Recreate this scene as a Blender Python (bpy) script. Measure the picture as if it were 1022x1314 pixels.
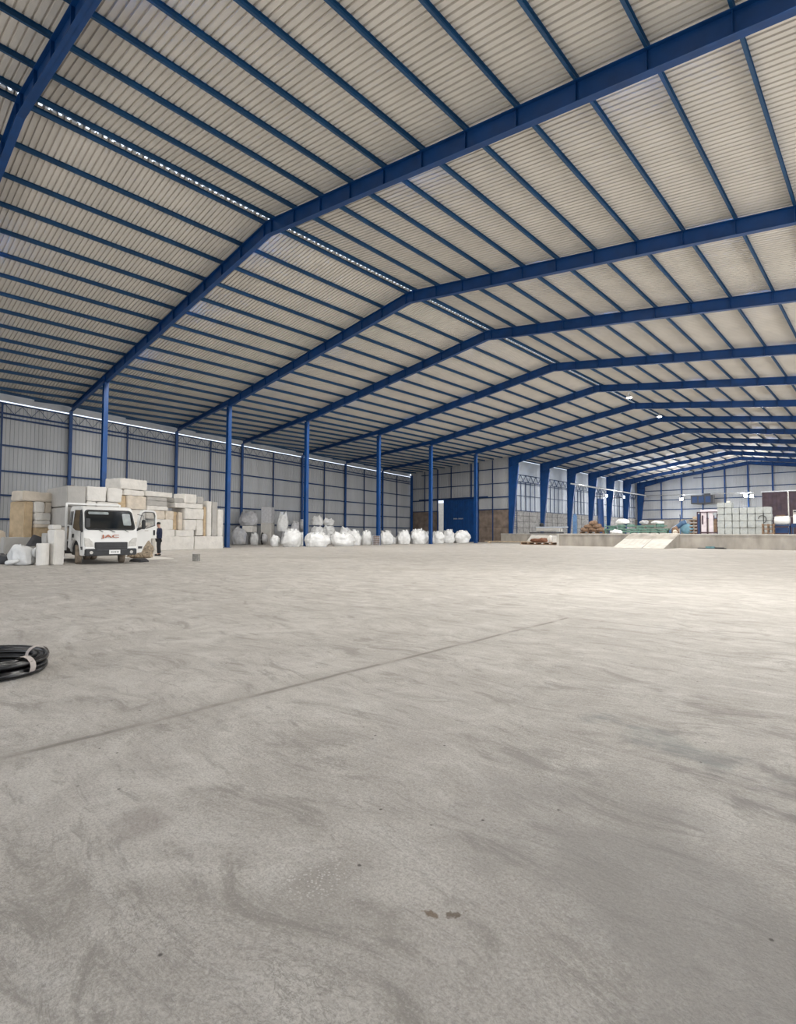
import bpy, bmesh, math, random
from mathutils import Vector, Matrix, noise
R = math.radians
sc = bpy.context.scene
for o in list(bpy.data.objects): bpy.data.objects.remove(o, do_unlink=True)
COL = sc.collection

# ---------------------------------------------------------------- camera
CAM_H = 1.22
a, p, r = .7516, .0405, .0042
F = Vector((-math.sin(a)*math.cos(p), math.cos(a)*math.cos(p), math.sin(p)))
R0 = Vector((math.cos(a), math.sin(a), 0)); U0 = R0.cross(F)
Rv = R0*math.cos(r) + U0*math.sin(r); Uv = U0*math.cos(r) - R0*math.sin(r)
cd = bpy.data.cameras.new('camera'); cam = bpy.data.objects.new('camera', cd); COL.objects.link(cam)
cd.sensor_fit = 'HORIZONTAL'; cd.sensor_width = 36; cd.lens = 36*687.4/1022
cd.clip_start = .05; cd.clip_end = 600
M = Matrix((Rv, Uv, -F)).transposed().to_4x4(); M.translation = Vector((0, 0, CAM_H)); cam.matrix_world = M
sc.camera = cam

# ---------------------------------------------------------------- world, lights, exposure
w = bpy.data.worlds.new('world'); sc.world = w; w.use_nodes = True
bg = w.node_tree.nodes['Background']; bg.inputs[0].default_value = (.78, .87, 1, 1); bg.inputs[1].default_value = 1.6
sc.view_settings.view_transform = 'Standard'; sc.view_settings.look = 'None'
sc.view_settings.gamma = 1; sc.view_settings.use_curve_mapping = False
sc.view_settings.exposure = 0.0
try:
    sc.cycles.max_bounces = 7; sc.cycles.diffuse_bounces = 5; sc.cycles.caustics_reflective = False; sc.cycles.caustics_refractive = False
    sc.cycles.sample_clamp_indirect = 6
except Exception: pass
def area(name, loc, target, sx, sy, power, col):
    l = bpy.data.lights.new(name, 'AREA'); l.shape = 'RECTANGLE'; l.size = sx; l.size_y = sy; l.energy = power; l.color = col
    o = bpy.data.objects.new(name, l); COL.objects.link(o); o.location = loc
    o.rotation_euler = (Vector(target)-Vector(loc)).to_track_quat('-Z', 'Y').to_euler(); return o
# area lights added as daylight fill at unseen openings, right side and rear gable
area('daylight_fill_side', (15.2, 38, 3.2), (-8, 38, 14), 56, 5.5, 7500, (1, .975, .94))
area('daylight_fill_gable', (-12, -13.0, 3.5), (-8, 10, 16), 30, 6, 1300, (1, .975, .94))
area('daylight_fill_side_far', (15.2, 92, 3.2), (-8, 92, 13), 52, 5.5, 2600, (.80, .90, 1))

# ---------------------------------------------------------------- materials
def nodes(name):
    m = bpy.data.materials.new(name); m.use_nodes = True; nt = m.node_tree
    return m, nt, nt.nodes['Principled BSDF']
def mat(name, col, rough=.5, metal=0., var=.08, scale=4., bump=0., bscale=30., coord='Object', spec=.5, stretch=None):
    m, nt, b = nodes(name); N, L = nt.nodes, nt.links
    tc = N.new('ShaderNodeTexCoord'); src = tc.outputs[coord]
    if stretch:
        mp = N.new('ShaderNodeMapping'); mp.inputs['Scale'].default_value = stretch; L.new(src, mp.inputs[0]); src = mp.outputs[0]
    n = N.new('ShaderNodeTexNoise'); n.inputs['Scale'].default_value = scale; n.inputs['Detail'].default_value = 5; L.new(src, n.inputs[0])
    rp = N.new('ShaderNodeValToRGB'); L.new(n.outputs[0], rp.inputs[0])
    rp.color_ramp.elements[0].position = .3; rp.color_ramp.elements[1].position = .7
    rp.color_ramp.elements[0].color = tuple(max(0, c*(1-var)) for c in col)+(1,)
    rp.color_ramp.elements[1].color = tuple(min(1, c*(1+var)) for c in col)+(1,)
    L.new(rp.outputs[0], b.inputs['Base Color'])
    b.inputs['Roughness'].default_value = rough; b.inputs['Metallic'].default_value = metal
    b.inputs['Specular IOR Level'].default_value = spec
    if bump:
        n2 = N.new('ShaderNodeTexNoise'); n2.inputs['Scale'].default_value = bscale; n2.inputs['Detail'].default_value = 4; L.new(src, n2.inputs[0])
        bp = N.new('ShaderNodeBump'); bp.inputs['Strength'].default_value = bump; bp.inputs['Distance'].default_value = .05
        L.new(n2.outputs[0], bp.inputs['Height']); L.new(bp.outputs[0], b.inputs['Normal'])
    return m
def emit(name, col, s):
    m, nt, b = nodes(name); b.inputs['Base Color'].default_value = col+(1,); b.inputs['Emission Color'].default_value = col+(1,); b.inputs['Emission Strength'].default_value = s; return m
MT = {}
MT['blue'] = mat('blue_paint', (.0015, .048, .185), .45, 0, .18, 1.5)
MT['bluedk'] = mat('dark_blue_paint', (.006, .035, .12), .5, 0, .2, 1.5)
MT['purlin'] = mat('purlin_paint', (.006, .055, .14), .5, 0, .2, 1.)
MT['roof'] = mat('roof_sheet', (.64, .605, .555), .6, 0, .06, .8)
MT['wall'] = mat('wall_sheet', (.45, .46, .475), .5, .2, .1, .7, stretch=(1, 1, .15))
MT['wallw'] = mat('white_sheet', (.50, .55, .62), .5, .1, .1, .7)
MT['galv'] = mat('galvanised', (.62, .63, .64), .3, .8, .1, 3)
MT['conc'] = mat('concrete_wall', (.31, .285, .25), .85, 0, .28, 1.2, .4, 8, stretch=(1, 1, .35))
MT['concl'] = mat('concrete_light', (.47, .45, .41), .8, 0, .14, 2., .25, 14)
MT['dado'] = mat('brown_board', (.20, .155, .125), .8, 0, .35, 1.2, .2, 10)
MT['mason'] = mat('masonry', (.36, .355, .35), .85, 0, .25, 2.2, .5, 6)
MT['foam'] = mat('foam_white', (.70, .675, .63), .55, 0, .08, 3, .35, 6)
MT['foamc'] = mat('foam_cream', (.62, .55, .46), .6, 0, .12, 3, .3, 8)
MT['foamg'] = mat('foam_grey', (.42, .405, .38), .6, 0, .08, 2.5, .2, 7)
MT['tan'] = mat('kraft_board', (.50, .38, .24), .75, 0, .15, 4, .2, 16)
MT['bag'] = mat('woven_bag', (.68, .685, .68), .55, 0, .14, 3, .5, 7)
MT['bagg'] = mat('grey_bag', (.42, .42, .435), .5, 0, .14, 5, .35, 9)
MT['white'] = mat('white_paint', (.76, .755, .73), .28, 0, .03, 2)
MT['glass'] = mat('dark_glass', (.012, .014, .015), .06, 0, .1, 2, spec=.8)
MT['glassl'] = mat('light_glass', (.30, .33, .33), .1, 0, .3, 4, spec=.8)
MT['blk'] = mat('black_plastic', (.018, .019, .021), .5, 0, .2, 6)
MT['rub'] = mat('tyre_rubber', (.045, .04, .036), .85, 0, .3, 8, .3, 30)
MT['dust'] = mat('dusty_tyre', (.26, .21, .16), .9, 0, .3, 8, .3, 30)
MT['dkgrey'] = mat('dark_grey', (.045, .045, .05), .6, 0, .2, 6)
MT['lens'] = mat('lamp_lens', (.50, .48, .44), .15, 0, .15, 10)
MT['chrome'] = mat('bright_metal', (.7, .7, .7), .2, .9, .05, 4)
MT['copper'] = mat('bronze_letters', (.25, .075, .035), .35, .4, .1, 4)
MT['navy'] = mat('navy_cloth', (.014, .022, .06), .8, 0, .25, 9, .2, 30)
MT['trous'] = mat('dark_cloth', (.014, .015, .02), .85, 0, .25, 9)
MT['skin'] = mat('skin', (.50, .29, .21), .55, 0, .08, 8)
MT['hair'] = mat('black_knit', (.008, .008, .009), .8, 0, .2, 20)
MT['hose'] = mat('black_hose', (.006, .006, .007), .28, 0, .3, 10)
MT['tape'] = mat('pale_tape', (.42, .37, .34), .6, 0, .2, 14)
MT['block'] = mat('grey_block', (.27, .26, .24), .9, 0, .2, 12, .4, 40)
MT['straw'] = mat('straw_net', (.33, .27, .2), .9, 0, .5, 14, .9, 22)
MT['crate'] = mat('grey_carton', (.40, .42, .41), .55, 0, .10, 5, .3, 9)
MT['wood'] = mat('wood', (.21, .135, .085), .8, 0, .35, 4, .2, 16)
MT['woodl'] = mat('pale_wood', (.48, .38, .27), .8, 0, .25, 4)
MT['green'] = mat('machine_green', (.12, .22, .18), .55, 0, .35, 3)
MT['ltblue'] = mat('machine_blue', (.09, .18, .33), .45, 0, .25, 3)
MT['skyblue'] = mat('pale_blue', (.20, .38, .48), .5, 0, .2, 3)
MT['maroon'] = mat('maroon_sheet', (.085, .055, .07), .6, 0, .25, 1.5)
MT['redf'] = mat('red_frame', (.05, .018, .03), .5, 0, .2, 3)
MT['pink'] = mat('pinkish_panel', (.72, .64, .68), .5, 0, .1, 3)
MT['sack'] = mat('brown_sacks', (.22, .14, .09), .9, 0, .4, 4, .5, 8)
MT['rust'] = mat('rust', (.16, .07, .04), .9, 0, .4, 6)
MT['lamp'] = emit('lamp_glow', (1, .98, .95), 30)
MT['lampb'] = emit('cool_lamp_glow', (.8, .9, 1), 20)
MT['teal'] = mat('bluegreen_paint', (.10, .2, .22), .6, 0, .3, 5)

def floor_material():
    m, nt, b = nodes('concrete_floor'); N, L = nt.nodes, nt.links
    def new(t, **k):
        n = N.new(t)
        for kk, v in k.items(): setattr(n, kk, v)
        return n
    def math_(op, x, y=None, z=None):
        n = new('ShaderNodeMath', operation=op)
        for i, v in enumerate((x, y, z)):
            if v is None: continue
            if isinstance(v, (int, float)): n.inputs[i].default_value = v
            else: L.new(v, n.inputs[i])
        return n.outputs[0]
    def ramp(f, stops):
        n = new('ShaderNodeValToRGB'); L.new(f, n.inputs[0]); cr = n.color_ramp
        while len(cr.elements) < len(stops): cr.elements.new(.5)
        for e, (pos, c) in zip(cr.elements, stops): e.position = pos; e.color = (c, c, c, 1) if isinstance(c, (int, float)) else c+(1,)
        return n.outputs[0]
    def mix(f, c1, c2, mode='MIX'):
        n = new('ShaderNodeMix', data_type='RGBA', blend_type=mode)
        for s, v in ((n.inputs[0], f), (n.inputs[6], c1), (n.inputs[7], c2)):
            if isinstance(v, (int, float)): s.default_value = v
            elif isinstance(v, tuple): s.default_value = v+(1,)
            else: L.new(v, s)
        return n.outputs[2]
    tc = new('ShaderNodeTexCoord').outputs['Object']
    sep = new('ShaderNodeSeparateXYZ'); L.new(tc, sep.inputs[0]); X, Y = sep.outputs[0], sep.outputs[1]
    def nz(scale, detail=6, rough=.55, vec=tc, dist=0):
        n = new('ShaderNodeTexNoise'); n.inputs['Scale'].default_value = scale; n.inputs['Detail'].default_value = detail
        n.inputs['Roughness'].default_value = rough; n.inputs['Distortion'].default_value = dist; L.new(vec, n.inputs[0]); return n
    def mapped(rot, s, wob=0.):
        v = tc
        if wob:
            nn = nz(.55, 2); sc_ = new('ShaderNodeVectorMath', operation='SCALE'); L.new(nn.outputs[1], sc_.inputs[0]); sc_.inputs['Scale'].default_value = wob
            ad = new('ShaderNodeVectorMath', operation='ADD'); L.new(tc, ad.inputs[0]); L.new(sc_.outputs[0], ad.inputs[1]); v = ad.outputs[0]
        mp = new('ShaderNodeMapping'); mp.inputs['Rotation'].default_value = (0, 0, rot); mp.inputs['Scale'].default_value = s; L.new(v, mp.inputs[0]); return mp.outputs[0]
    big = nz(.22, 5, .6).outputs[0]; mid = nz(1.5, 9, .68, dist=1.2).outputs[0]; fine = nz(60, 8, .72, dist=.5).outputs[0]; grit = nz(110, 4, .7).outputs[0]
    streak = nz(4.5, 9, .72, mapped(0, (.28, 1, 1), .9), .8).outputs[0]        # trowel marks across the hall
    streak2 = nz(9, 9, .72, mapped(R(12), (.22, 1, 1), .7), 1.5).outputs[0]
    curl = nz(7, 5, .6, tc, 2.6).outputs[0]                                   # swirled fine scratches
    line = ramp(math_('ABSOLUTE', math_('SUBTRACT', curl, .5)), [(.0, 1), (.018, 0)])
    line2 = ramp(math_('ABSOLUTE', math_('SUBTRACT', streak2, .47)), [(.0, 1), (.016, 0)])
    patch = ramp(nz(.9, 4, .6).outputs[0], [(.42, 0), (.62, 1)])
    col = mix(ramp(big, [(.33, 0), (.68, 1)]), (.45, .425, .39), (.545, .515, .475))
    col = mix(ramp(mid, [(.36, .7), (.60, 0)]), col, (.34, .315, .285))
    col = mix(ramp(mid, [(.55, 0), (.72, .5)]), col, (.60, .575, .54))
    col = mix(ramp(streak, [(.37, .8), (.47, 0)]), col, (.27, .25, .225))
    col = mix(ramp(streak, [(.54, 0), (.68, .5)]), col, (.64, .62, .585))
    col = mix(ramp(streak2, [(.34, .8), (.44, 0)]), col, (.29, .27, .245))
    col = mix(math_('MULTIPLY', math_('MULTIPLY', line, patch), .8), col, (.24, .225, .20))
    col = mix(math_('MULTIPLY', math_('MULTIPLY', line2, patch), .8), col, (.23, .215, .19))
    col = mix(ramp(fine, [(.36, .55), (.50, 0)]), col, (.27, .25, .23))
    col = mix(ramp(fine, [(.54, 0), (.68, .4)]), col, (.66, .64, .60))
    col = mix(ramp(grit, [(.38, .45), (.5, 0)]), col, (.27, .25, .23))
    col = mix(ramp(grit, [(.56, 0), (.70, .35)]), col, (.68, .66, .63))
    # stains: centre x, y, half-length, half-width, rotation, colour, amount
    def blob(cx, cy, rx, ry, rot, soft=.5, wob=.35, ns=2.2):
        mp = new('ShaderNodeMapping', vector_type='TEXTURE'); mp.inputs['Location'].default_value = (cx, cy, 0); mp.inputs['Rotation'].default_value = (0, 0, rot); mp.inputs['Scale'].default_value = (rx, ry, 1)
        L.new(tc, mp.inputs[0]); s2 = new('ShaderNodeSeparateXYZ'); L.new(mp.outputs[0], s2.inputs[0])
        d = math_('SQRT', math_('ADD', math_('MULTIPLY', s2.outputs[0], s2.outputs[0]), math_('MULTIPLY', s2.outputs[1], s2.outputs[1])))
        d = math_('ADD', d, math_('MULTIPLY', math_('SUBTRACT', nz(ns, 5).outputs[0], .5), wob*4))
        return ramp(d, [(max(0, 1-soft)*.6, 1), (1*.6+.4*soft, 0)])
    col = mix(math_('MULTIPLY', blob(-.72, 2.0, 1.5, .75, R(-40), .4, .45, 1.6), .62), col, (.25, .235, .22))
    col = mix(math_('MULTIPLY', blob(-1.50, 1.20, .34, .24, R(40), .6, .3, 5), .45), col, (.27, .25, .225))
    col = mix(math_('MULTIPLY', math_('MULTIPLY', blob(-1.05, 3.45, .75, .20, R(-15), .6, .7, 5), ramp(streak2, [(.4, 1), (.62, .25)])), .75), col, (.22, .235, .225))
    col = mix(math_('MULTIPLY', math_('MULTIPLY', blob(-1.0, 4.35, .62, .26, R(-20), .7, .8, 6), ramp(streak2, [(.4, 1), (.58, 0)])), .95), col, (.24, .22, .20))
    col = mix(math_('MULTIPLY', math_('MULTIPLY', blob(-.5, 3.2, .8, .4, R(-25), .7, .7, 5), ramp(streak, [(.4, 1), (.58, 0)])), .85), col, (.23, .215, .20))
    col = mix(math_('MULTIPLY', blob(-2.35, .98, .22, .18, 0, .7, .5, 6), .45), col, (.25, .22, .20))
    col = mix(math_('MULTIPLY', blob(-1.125, 1.375, .036, .026, R(20), .4, .8, 40), .85), col, (.17, .125, .085))
    col = mix(math_('MULTIPLY', blob(-1.07, 1.42, .045, .020, R(60), .4, .8, 40), .85), col, (.13, .10, .075))
    col = mix(math_('MULTIPLY', blob(-22.5, 16, 7, 1.6, R(50), .8, .6, .6), .4), col, (.30, .28, .25))
    col = mix(math_('MULTIPLY', blob(-12, 14, 4.5, .9, R(40), .8, .6, .7), .35), col, (.30, .27, .23))
    col = mix(math_('MULTIPLY', blob(-47, 34, 6, 16, R(-8), .8, .3, .5), .5), col, (.22, .20, .18))
    # small dark specks and pale pebbles
    vo = new('ShaderNodeTexVoronoi'); vo.inputs['Scale'].default_value = 6.3; L.new(tc, vo.inputs[0])
    col = mix(ramp(vo.outputs['Distance'], [(.03, .85), (.06, 0)]), col, (.07, .06, .055))
    vo2 = new('ShaderNodeTexVoronoi'); vo2.inputs['Scale'].default_value = 75; L.new(tc, vo2.inputs[0])
    peb = math_('MULTIPLY', blob(-1.55, 1.19, .30, .22, R(40), .6, .3, 4), 1.)
    col = mix(math_('MULTIPLY', ramp(vo2.outputs['Distance'], [(.22, .6), (.36, 0)]), peb), col, (.66, .63, .6))
    # construction joints (grooves with dirt): one runs down the hall, one crosses it
    wob = math_('MULTIPLY', math_('SUBTRACT', nz(1.1, 4).outputs[0], .5), .09)
    jx = math_('ABSOLUTE', math_('ADD', math_('ADD', X, 3.57), wob))
    jy = math_('ABSOLUTE', math_('ADD', math_('SUBTRACT', Y, 7.5), wob))
    ontoY = math_('LESS_THAN', Y, 7.52); rightX = math_('GREATER_THAN', X, -3.6)
    g1 = math_('MULTIPLY', ramp(jx, [(.010, 1), (.034, 0)]), ontoY)
    g2 = math_('MULTIPLY', ramp(jy, [(.008, 1), (.03, 0)]), rightX)
    brk = ramp(nz(2.6, 4).outputs[0], [(.36, .15), (.5, .9)])
    groove = math_('MAXIMUM', g1, math_('MULTIPLY', g2, .6))
    band = math_('MULTIPLY', ramp(jx, [(.03, .45), (.11, 0)]), ontoY)
    col = mix(band, col, (.36, .335, .30))
    col = mix(math_('MULTIPLY', groove, math_('MULTIPLY', brk, .75)), col, (.17, .155, .135))
    for yy in (17.5, 30.5, 44.0):
        j = ramp(math_('ABSOLUTE', math_('ADD', math_('SUBTRACT', Y, yy), math_('MULTIPLY', wob, 2.))), [(.02, .5), (.07, 0)])
        col = mix(math_('MULTIPLY', j, brk), col, (.26, .24, .21))
    L.new(col, b.inputs['Base Color'])
    b.inputs['Roughness'].default_value = .72; b.inputs['Specular IOR Level'].default_value = .3
    h = math_('ADD', math_('MULTIPLY', streak, .9), math_('MULTIPLY', fine, .35))
    h = math_('ADD', h, math_('MULTIPLY', mid, .8)); h = math_('ADD', h, math_('MULTIPLY', streak2, .35)); h = math_('ADD', h, math_('MULTIPLY', grit, .12))
    h = math_('SUBTRACT', h, math_('MULTIPLY', groove, .7))
    bp = new('ShaderNodeBump'); bp.inputs['Strength'].default_value = .8; bp.inputs['Distance'].default_value = .022
    L.new(h, bp.inputs['Height']); L.new(bp.outputs[0], b.inputs['Normal'])
    return m
MT['floor'] = floor_material()

# ---------------------------------------------------------------- helpers
class MB:
    def __init__(s): s.v = []; s.f = []
    def add(s, vs, fs):
        n = len(s.v); s.v += [tuple(q) for q in vs]; s.f += [tuple(i+n for i in q) for q in fs]; return s
    def box(s, cx, cy, cz, sx, sy, sz, rz=0., rx=0., ry=0.):
        m = Matrix.Rotation(rz, 3, 'Z') @ Matrix.Rotation(ry, 3, 'Y') @ Matrix.Rotation(rx, 3, 'X')
        vs = [Vector((cx, cy, cz)) + m @ Vector((x*sx/2, y*sy/2, z*sz/2)) for x in (-1, 1) for y in (-1, 1) for z in (-1, 1)]
        return s.add(vs, [(0, 1, 3, 2), (4, 6, 7, 5), (0, 4, 5, 1), (2, 3, 7, 6), (0, 2, 6, 4), (1, 5, 7, 3)])
    def lo(s, x0, y0, z0, x1, y1, z1): return s.box((x0+x1)/2, (y0+y1)/2, (z0+z1)/2, abs(x1-x0), abs(y1-y0), abs(z1-z0))
    def prism(s, poly, axis, c0, c1):            # poly of 2D points extruded along an axis (x: poly=(y,z); y: poly=(x,z); z: poly=(x,y))
        def P(q, c): return (c, q[0], q[1]) if axis == 'x' else ((q[0], c, q[1]) if axis == 'y' else (q[0], q[1], c))
        n = len(poly); vs = [P(q, c0) for q in poly]+[P(q, c1) for q in poly]
        fs = [tuple(range(n)), tuple(range(2*n-1, n-1, -1))]+[(i, (i+1) % n, n+(i+1) % n, n+i) for i in range(n)]
        return s.add(vs, fs)
    def sweep(s, path, prof, up=Vector((0, 0, 1)), cap=True):   # closed profile (lateral, vertical)
        path = [Vector(q) for q in path]; n = len(prof); b = len(s.v)
        for i, q in enumerate(path):
            t = (path[min(i+1, len(path)-1)]-path[max(i-1, 0)]).normalized(); lat = t.cross(up).normalized(); u = up
            for (x, z) in prof: s.v.append(tuple(q+lat*x+u*z))
        for i in range(len(path)-1):
            for j in range(n): k = (j+1) % n; s.f.append((b+i*n+j, b+i*n+k, b+(i+1)*n+k, b+(i+1)*n+j))
        if cap: s.f.append(tuple(b+j for j in range(n))); s.f.append(tuple(b+(len(path)-1)*n+j for j in reversed(range(n))))
        return s
    def tube(s, path, rad, n=8, close=False):
        path = [Vector(q) for q in path]; b = len(s.v); m = len(path)
        for i, q in enumerate(path):
            t = (path[(i+1) % m]-path[i-1]) if close else (path[min(i+1, m-1)]-path[max(i-1, 0)])
            t.normalize(); u = Vector((0, 0, 1)) if abs(t.z) < .95 else Vector((1, 0, 0)); l = t.cross(u).normalized(); u = l.cross(t)
            rr = rad[i] if isinstance(rad, (list, tuple)) else rad
            for j in range(n): th = 2*math.pi*j/n; s.v.append(tuple(q+l*rr*math.cos(th)+u*rr*math.sin(th)))
        for i in range(m if close else m-1):
            for j in range(n):
                k = (j+1) % n; i2 = (i+1) % m; s.f.append((b+i*n+j, b+i2*n+j, b+i2*n+k, b+i*n+k))
        if not close: s.f.append(tuple(b+j for j in reversed(range(n)))); s.f.append(tuple(b+(m-1)*n+j for j in range(n)))
        return s
    def lathe(s, c, prof, n=20, axis='z'):
        b = len(s.v); c = Vector(c)
        for (rr, h) in prof:
            for j in range(n):
                th = 2*math.pi*j/n; x, y = rr*math.cos(th), rr*math.sin(th)
                s.v.append(tuple(c+(Vector((x, y, h)) if axis == 'z' else (Vector((h, x, y)) if axis == 'x' else Vector((x, h, y))))))
        for i in range(len(prof)-1):
            for j in range(n): k = (j+1) % n; s.f.append((b+i*n+j, b+i*n+k, b+(i+1)*n+k, b+(i+1)*n+j))
        s.f.append(tuple(b+j for j in reversed(range(n)))); s.f.append(tuple(b+(len(prof)-1)*n+j for j in range(n)))
        return s
    def build(s, name, m, parent=None, loc=(0, 0, 0), smooth=False, bevel=0, recalc=True, shift=None, auto=None):
        me = bpy.data.meshes.new(name)
        vs = s.v if shift is None else [(x-shift[0], y-shift[1], z-shift[2]) for x, y, z in s.v]
        me.from_pydata(vs, [], s.f); me.update()
        if recalc:
            bm = bmesh.new(); bm.from_mesh(me); bmesh.ops.recalc_face_normals(bm, faces=bm.faces)
            if bevel: bmesh.ops.bevel(bm, geom=list(bm.edges), offset=bevel, segments=2, affect='EDGES', clamp_overlap=True)
            bm.to_mesh(me); bm.free()
        if smooth: me.polygons.foreach_set('use_smooth', [True]*len(me.polygons))
        me.materials.append(MT[m] if isinstance(m, str) else m)
        o = bpy.data.objects.new(name, me); COL.objects.link(o); o.location = loc if shift is None else shift
        if parent: o.parent = parent
        return o
def thing(name, label, cat, loc=(0, 0, 0), rz=0, group=None):
    o = bpy.data.objects.new(name, None); COL.objects.link(o); o.location = loc; o.rotation_euler = (0, 0, rz)
    o.empty_display_size = .2; o['label'] = label; o['category'] = cat
    if group: o['group'] = group
    return o
def tag(o, label, cat, group=None):
    o['label'] = label; o['category'] = cat
    if group: o['group'] = group
    return o
def struct(o): o['kind'] = 'structure'; return o
ORD = ['first', 'second', 'third', 'fourth', 'fifth', 'sixth', 'seventh', 'eighth', 'ninth', 'tenth', 'eleventh', 'twelfth', 'thirteenth', 'fourteenth', 'fifteenth', 'sixteenth']
def rrect(w, h, rad, n=4):
    pts = []
    for cx, cy, a0 in ((w/2-rad, h/2-rad, 0), (-w/2+rad, h/2-rad, 90), (-w/2+rad, -h/2+rad, 180), (w/2-rad, -h/2+rad, 270)):
        for i in range(n+1): th = R(a0+90*i/n); pts.append((cx+rad*math.cos(th), cy+rad*math.sin(th)))
    return pts

# ---------------------------------------------------------------- the hall: dimensions
FY = [3.95, 13.42, 23.12, 31.3, 41.04, 49.95, 59.4, 68.31, 77.75, 87.23, 95.88, 104.24, 113.0, 121.2]   # frame positions down the hall
XC, XR, XE = -41.27, -20.7, 14.0            # column line, ridge, right-hand eave
def xw(y): return -60.76 - .2119*(y-68.31)*-1*-1 if False else -49.15-.2119*(y-13.54)
ZR, SL = 15.46, .1425                        # rafter top at the ridge, slope
def ztop(x, y=0):
    if x >= XC or y > 68.6: return ZR-SL*abs(x-XR)
    zc = ZR-SL*abs(XC-XR); t = (XC-x)/(XC-xw(y)); return zc+(11.40-zc)*t
# floor and ground
struct(MB().lo(-62, -14, -.3, XE, 121.6, 0).build('floor', 'floor', bevel=0))
struct(MB().lo(-160, -120, -.5, 120, 240, -.32).build('ground', 'conc'))
# raised loading platform (second floor level)
PZ = 1.3
PL = MB(); PL.lo(-26.8, 54, 0, XE, 121.1, PZ); PL.lo(-41.9, 66.6, 0, -26.8, 121.1, PZ)
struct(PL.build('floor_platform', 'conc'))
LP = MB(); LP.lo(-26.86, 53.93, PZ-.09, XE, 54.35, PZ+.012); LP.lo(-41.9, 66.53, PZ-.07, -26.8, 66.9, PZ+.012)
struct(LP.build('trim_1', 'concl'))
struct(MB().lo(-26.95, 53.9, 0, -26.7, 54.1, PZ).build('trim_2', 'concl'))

# corrugated sheets ------------------------------------------------
def corr(mb, n, pitch, f_in, f_out, span):
    """ribbed sheet: profile index k along the run; f_in(t) gives bottom/top points on the pan plane, f_out on the rib plane"""
    prof = []; t = 0.
    while t < span-1e-4:
        for dt, o in ((0, 0), (.66*pitch, 0), (.72*pitch, 1), (.92*pitch, 1)):
            if t+dt < span: prof.append((t+dt, o))
        t += pitch
    prof.append((span, 0)); b = len(mb.v); m = None
    for (t, o) in prof:
        pts = f_out(t) if o else f_in(t); m = len(pts); mb.v += [tuple(q) for q in pts]
    for i in range(len(prof)-1):
        for j in range(m-1): mb.f.append((b+i*m+j, b+i*m+j+1, b+(i+1)*m+j+1, b+(i+1)*m+j))
    return mb
RP = .2
def roof_sheet(y0, y1, xs, zf, name='ceiling'):
    mb = MB(); h = .055
    corr(mb, 0, .205, lambda t: [(x(y0+t) if callable(x) else x, y0+t, zf(x(y0+t) if callable(x) else x, y0+t)+RP) for x in xs],
         lambda t: [(x(y0+t) if callable(x) else x, y0+t, zf(x(y0+t) if callable(x) else x, y0+t)+RP+h) for x in xs], y1-y0)
    return struct(mb.build(name, 'roof', recalc=False))
roof_sheet(-14, 121.6, [XR-.16, XC], ztop)
roof_sheet(-14, 121.6, [XR+.16, XE+.4], ztop)
roof_sheet(-14, 68.6, [XC, lambda y: xw(y)-.35], lambda x, y: ztop(max(x, xw(y)), y)-(.05 if x < xw(y) else 0))
roof_sheet(68.6, 121.6, [XC, XC-1.0], ztop)
# ridge cap
rc = MB(); zt = ztop(XR)+RP+.02
for i in range(466):
    y = -13.9+i*.29; rc.box(XR, y, zt, .46, .17, .006)
rc = struct(rc.build('trim_3', 'galv'))

# vertical corrugated walls ---------------------------------------
def wall(name, p0, p1, z0, z1, m='wall', pitch=.28, side=1, mids=None):
    p0, p1 = Vector(p0), Vector(p1); d = p1-p0; Lg = d.length; d.normalize(); nrm = Vector((-d.y, d.x))*side*.04
    Z1 = z1 if callable(z1) else (lambda x, y: z1)
    mb = MB()
    def row(t, o):
        q = p0+d*t+(nrm if o else Vector((0, 0))); return [(q.x, q.y, z0), (q.x, q.y, Z1(q.x, q.y))]
    corr(mb, 0, pitch, lambda t: row(t, 0), lambda t: row(t, 1), Lg)
    return struct(mb.build(name, m, recalc=False))
def girt(parent, p0, p1, z, m='bluedk', h=.13, dpt=.07):
    mb = MB(); mb.sweep([(p0[0], p0[1], z), (p1[0], p1[1], z)], [(-dpt/2, -h/2), (dpt/2, -h/2), (dpt/2, h/2), (-dpt/2, h/2)])
    return mb.build('girt', m, parent)
GZ = [2.18, 3.95, 5.74, 7.66]
off = .28
WL = wall('wall_left', (xw(-14)-off, -14), (xw(68.5)-off, 68.5), 0, 10.86)
for z in GZ+[9.72, 10.04]: girt(WL, (xw(-14)-.19, -14), (xw(68.3)-.19, 68.3), z)
lat = MB()                                   # light lattice under the eave
for i in range(int(82/1.15)):
    y = -13.5+i*1.15
    lat.tube([(xw(y)-.16, y, 10.1), (xw(y+.5)-.16, y+.5, 10.75)], .018, 4); lat.tube([(xw(y+.5)-.16, y+.5, 10.75), (xw(y+1.1)-.16, y+1.1, 10.1)], .018, 4)
lat.build('lattice', 'bluedk', WL)
girt(WL, (xw(-14)-.17, -14), (xw(68.3)-.17, 68.3), 10.80, h=.1)
fas = MB(); fas.sweep([(xw(-14)-.45, -14, 11.28), (xw(68.6)-.45, 68.6, 11.28)], [(-.02, -.27), (.02, -.27), (.02, .27), (-.02, .27)]); struct(fas.build('trim_4', 'wall'))
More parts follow.
